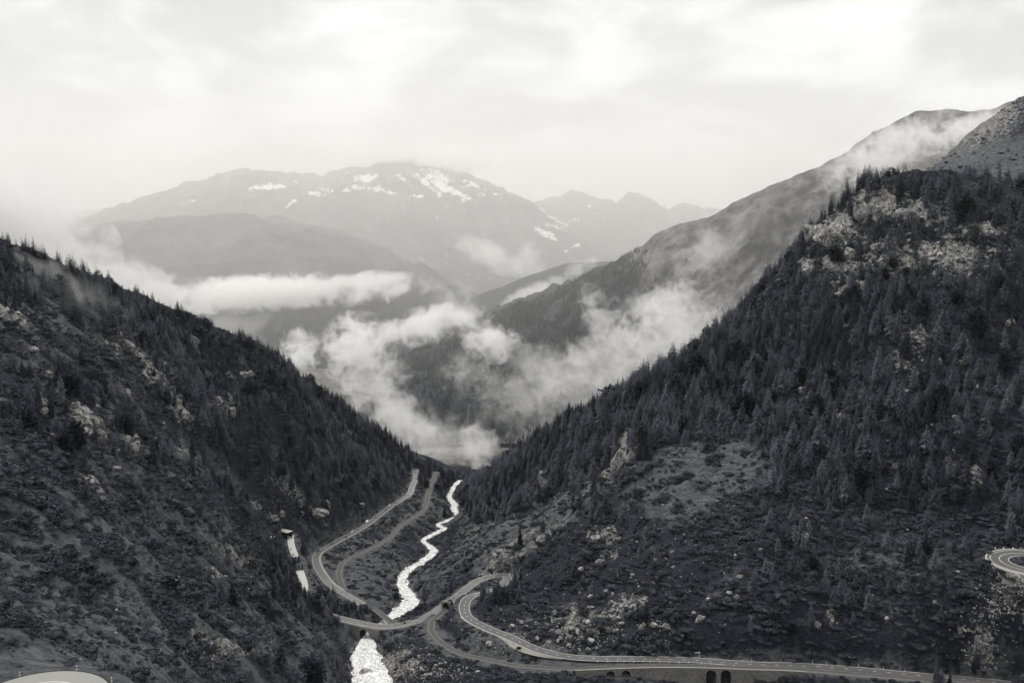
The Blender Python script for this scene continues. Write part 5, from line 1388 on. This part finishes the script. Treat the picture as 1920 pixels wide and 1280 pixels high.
FOG = [  # u, v, distance, half width px, half height px, depth m, tilt, density, lump m, cover, label
    (40, 440, 1350, 150, 95, 140, 30, 0.018, 70, 0.54, 'tall pale plume of mist rising behind the shaded crest'),
    (190, 525, 1500, 190, 50, 120, 18, .014, 90, .5, 'thin mist trailing along the shaded crest'),
    (490, 548, 3700, 290, 30, 260, -2, 0.016, 110, 0.52, 'long bright cloud bank lying across the far valley'),
    (690, 524, 3900, 110, 15, 200, -5, .010, 130, .55, 'wispy tail of the long cloud bank'),
    (420, 612, 3300, 130, 46, 260, 10, 0.0015, 160, .5, 'faint veil hanging under the long cloud bank'),
    (562, 664, 2300, 40, 46, 70, 0, 0.026, 36, .5, 'small upright puff over the wooded crest'),
    (668, 655, 2500, 60, 62, 130, 0, 0.022, 48, 0.5, 'lumpy white cloud rising above the gorge'),
    (715, 700, 2450, 48, 50, 110, 0, 0.012, 42, 0.42, 'ragged puff beside the lumpy white cloud'),
    (800, 610, 2700, 110, 30, 170, -12, 0.018, 55, 0.48, 'slanting white cloud in front of the wooded ridge'),
    (860, 575, 2900, 70, 40, 120, 35, 0.005, 80, 0.44, 'thin wisp climbing toward the far spur'),
    (745, 775, 2100, 120, 42, 150, 32, 0.008, 55, 0.5, 'broad mist filling the gorge mouth behind the crest'),
    (820, 822, 2200, 110, 34, 200, 10, 0.0045, 55, 0.48, 'low mist over the valley floor'),
    (893, 838, 2350, 40, 44, 90, 0, 0.013, 45, 0.5, 'glowing puff of mist on the valley floor'),
    (920, 640, 2600, 56, 32, 120, 10, 0.02, 50, 0.5, 'bright puff on the wooded ridge face'),
    (1010, 680, 2500, 100, 40, 130, 12, 0.004, 45, 0.42, 'torn veil under the bright puff'),
    (1140, 665, 2150, 150, 55, 160, -28, 0.008, 45, 0.42, 'streaming mist along the ridge face'),
    (1130, 600, 2400, 40, 66, 90, -25, 0.009, 38, 0.42, 'upright wisp above the streaming mist'),
    (1240, 580, 2300, 76, 46, 120, -20, 0.013, 42, 0.44, 'curling cloud on the ridge near the spur'),
    (1265, 630, 1750, 90, 66, 120, -35, 0.013, 42, 0.48, 'bright mist pressed against the wooded spur'),
    (1070, 750, 2300, 130, 46, 150, -24, 0.003, 55, 0.44, 'thin drifting veil low on the ridge'),
    (1170, 710, 1900, 110, 40, 120, -35, 0.005, 40, 0.44, 'pale streak of mist along the spur edge'),
    (1660, 282, 2500, 130, 46, 160, -24, 0.012, 48, 0.46, 'cloud caught on the high bare ridge'),
    (1810, 243, 2450, 70, 30, 110, -26, 0.016, 48, 0.5, 'white wisp at the top of the bare ridge'),
    (1330, 470, 2600, 110, 40, 130, -30, .0035, 100, .5, 'faint veil across the bare ridge slope'),
    (915, 478, 5200, 64, 24, 260, 22, .006, 150, .55, 'small cloud before the snowy massif'),
    (985, 490, 5200, 34, 46, 200, -20, .004, 130, .5, 'thin upright wisp before the snowy massif'),
    (1010, 548, 4300, 80, 20, 180, -20, .009, 110, .55, 'low cloud sliver behind the ridge trees'),
    (1090, 500, 4500, 36, 18, 150, -20, .007, 100, .52, 'tiny cloud at the end of the far spur'),
    (130, 548, 780, 170, 34, 40, 22, .010, 40, .5, 'light mist drifting through the shaded crest trees'),
    (60, 500, 850, 90, 40, 40, 28, .007, 45, .5, 'mist veil around the upper shaded crest'),
    (790, 304, 9200, 150, 16, 500, 4, .0035, 350, .62, 'soft cloud cap brushing the snowy massif'),
    (1000, 730, 2400, 120, 50, 130, -20, .0045, 50, .46, 'torn patches of mist over the dark lower ridge'),
    (880, 700, 2400, 60, 40, 110, 20, .005, 45, .44, 'thin ragged wisp left of the dark lower ridge'),
    (1345, 600, 1500, 60, 40, 80, -35, .006, 55, .5, 'faint mist behind the spur trees'),
]
for i, (cu, cv, d, hw, hh, th, tilt, dens, lam, cover, lab) in enumerate(FOG):
    c = P(cu, cv, d=d); sc = d / FPX
    dims = (hw * sc * 1.25, th * 1.2, hh * sc * 1.3)
    bm = bmesh.new(); bmesh.ops.create_icosphere(bm, subdivisions=3, radius=1.0)
    me = bpy.data.meshes.new('fog_bank'); bm.to_mesh(me); bm.free()
    me.materials.append(fog_material('fog_%02d' % i, dims, lam, dens, cover, i + 1))
    o = bpy.data.objects.new('fog_bank', me); COL.objects.link(o)
    o.location = c; o.scale = dims; o.rotation_euler = (0, R(tilt), 0)
    tag(o, lab, 'fog', kind='stuff')
# moist air of the main valley beyond the gorge: thin, even-edged, thickening with distance
bm = bmesh.new(); bmesh.ops.create_icosphere(bm, subdivisions=4, radius=1.0)
me = bpy.data.meshes.new('valley_mist'); bm.to_mesh(me); bm.free()
mm = bpy.data.materials.new('valley_mist'); mm.use_nodes = True
mn, ml = mm.node_tree.nodes, mm.node_tree.links; mn.clear()
mo = mn.new('ShaderNodeOutputMaterial'); mv = mn.new('ShaderNodeVolumePrincipled'); mt = mn.new('ShaderNodeTexCoord'); mlen = mn.new('ShaderNodeVectorMath'); mlen.operation = 'LENGTH'
ml.new(mt.outputs['Object'], mlen.inputs[0])
mr_ = mn.new('ShaderNodeMapRange'); mr_.interpolation_type = 'SMOOTHSTEP'; mr_.inputs[1].default_value = 1.0; mr_.inputs[2].default_value = 0.6; mr_.inputs[3].default_value = 0.0; mr_.inputs[4].default_value = 1.85e-4
ml.new(mlen.outputs['Value'], mr_.inputs[0]); ml.new(mr_.outputs[0], mv.inputs['Density'])
mv.inputs['Color'].default_value = (0.99, 0.985, 0.96, 1); mv.inputs['Anisotropy'].default_value = 0.3
ml.new(mv.outputs[0], mo.inputs['Volume']); me.materials.append(mm); mm.cycles.volume_step_rate = 0.6
vm = bpy.data.objects.new('valley_mist', me); COL.objects.link(vm); vm.location = (-300, 8100, 500); vm.scale = (11000, 7000, 2600)
vm.location.z = 300; vm.scale.z = 1150
tag(vm, 'moist pale air hanging over the far valley', 'mist', kind='stuff')
hv, hf = box(-15500, 15500, -1200, 17200, -900, 1500)
hm = bpy.data.materials.new('valley_haze'); hm.use_nodes = True
hm.node_tree.nodes.clear()
ho = hm.node_tree.nodes.new('ShaderNodeOutputMaterial'); hvn = hm.node_tree.nodes.new('ShaderNodeVolumePrincipled')
hvn.inputs['Color'].default_value = (0.93, 0.96, 1.0, 1); hvn.inputs['Density'].default_value = 1.3e-5; hvn.inputs['Anisotropy'].default_value = 0.3
hm.node_tree.links.new(hvn.outputs[0], ho.inputs['Volume'])
tag(mesh_obj('haze', hv, hf, hm), 'pale haze filling the whole valley air', 'haze', kind='stuff')

# things alike in look and place are told apart by their order, where one can still count them
groups = {}
for o in COL.objects:
    if o.parent is None and o.get('group') and o.get('label'): groups.setdefault(o['label'], []).append(o)
ORD = ['leftmost', 'second', 'third', 'fourth', 'fifth', 'sixth', 'seventh', 'eighth', 'ninth', 'tenth']
def uv(o): return proj(o.location.x, o.location.y, o.location.z)
for lab, os_ in groups.items():
    if len(os_) < 2: continue
    os_.sort(key=lambda o: float(uv(o)[1]))
    parts = [('', os_)]
    if len(os_) > 10:
        n3 = len(os_) // 3
        parts = [('upper ', os_[:n3]), ('middle ', os_[n3:2 * n3]), ('lower ', os_[2 * n3:])]
    for pre, sub in parts:
        sub.sort(key=lambda o: float(uv(o)[0]))
        for i, o in enumerate(sub):
            if len(sub) <= 10 and len(lab.split()) <= 13:
                o['label'] = '%s%s%s' % (pre, lab, '' if len(sub) == 1 else ', leftmost' if i == 0 else ', rightmost' if i == len(sub) - 1 else ', %s from left' % ORD[i])
            elif pre and len(lab.split()) <= 15:
                o['label'] = pre + lab; o['group'] = pre + o['group']
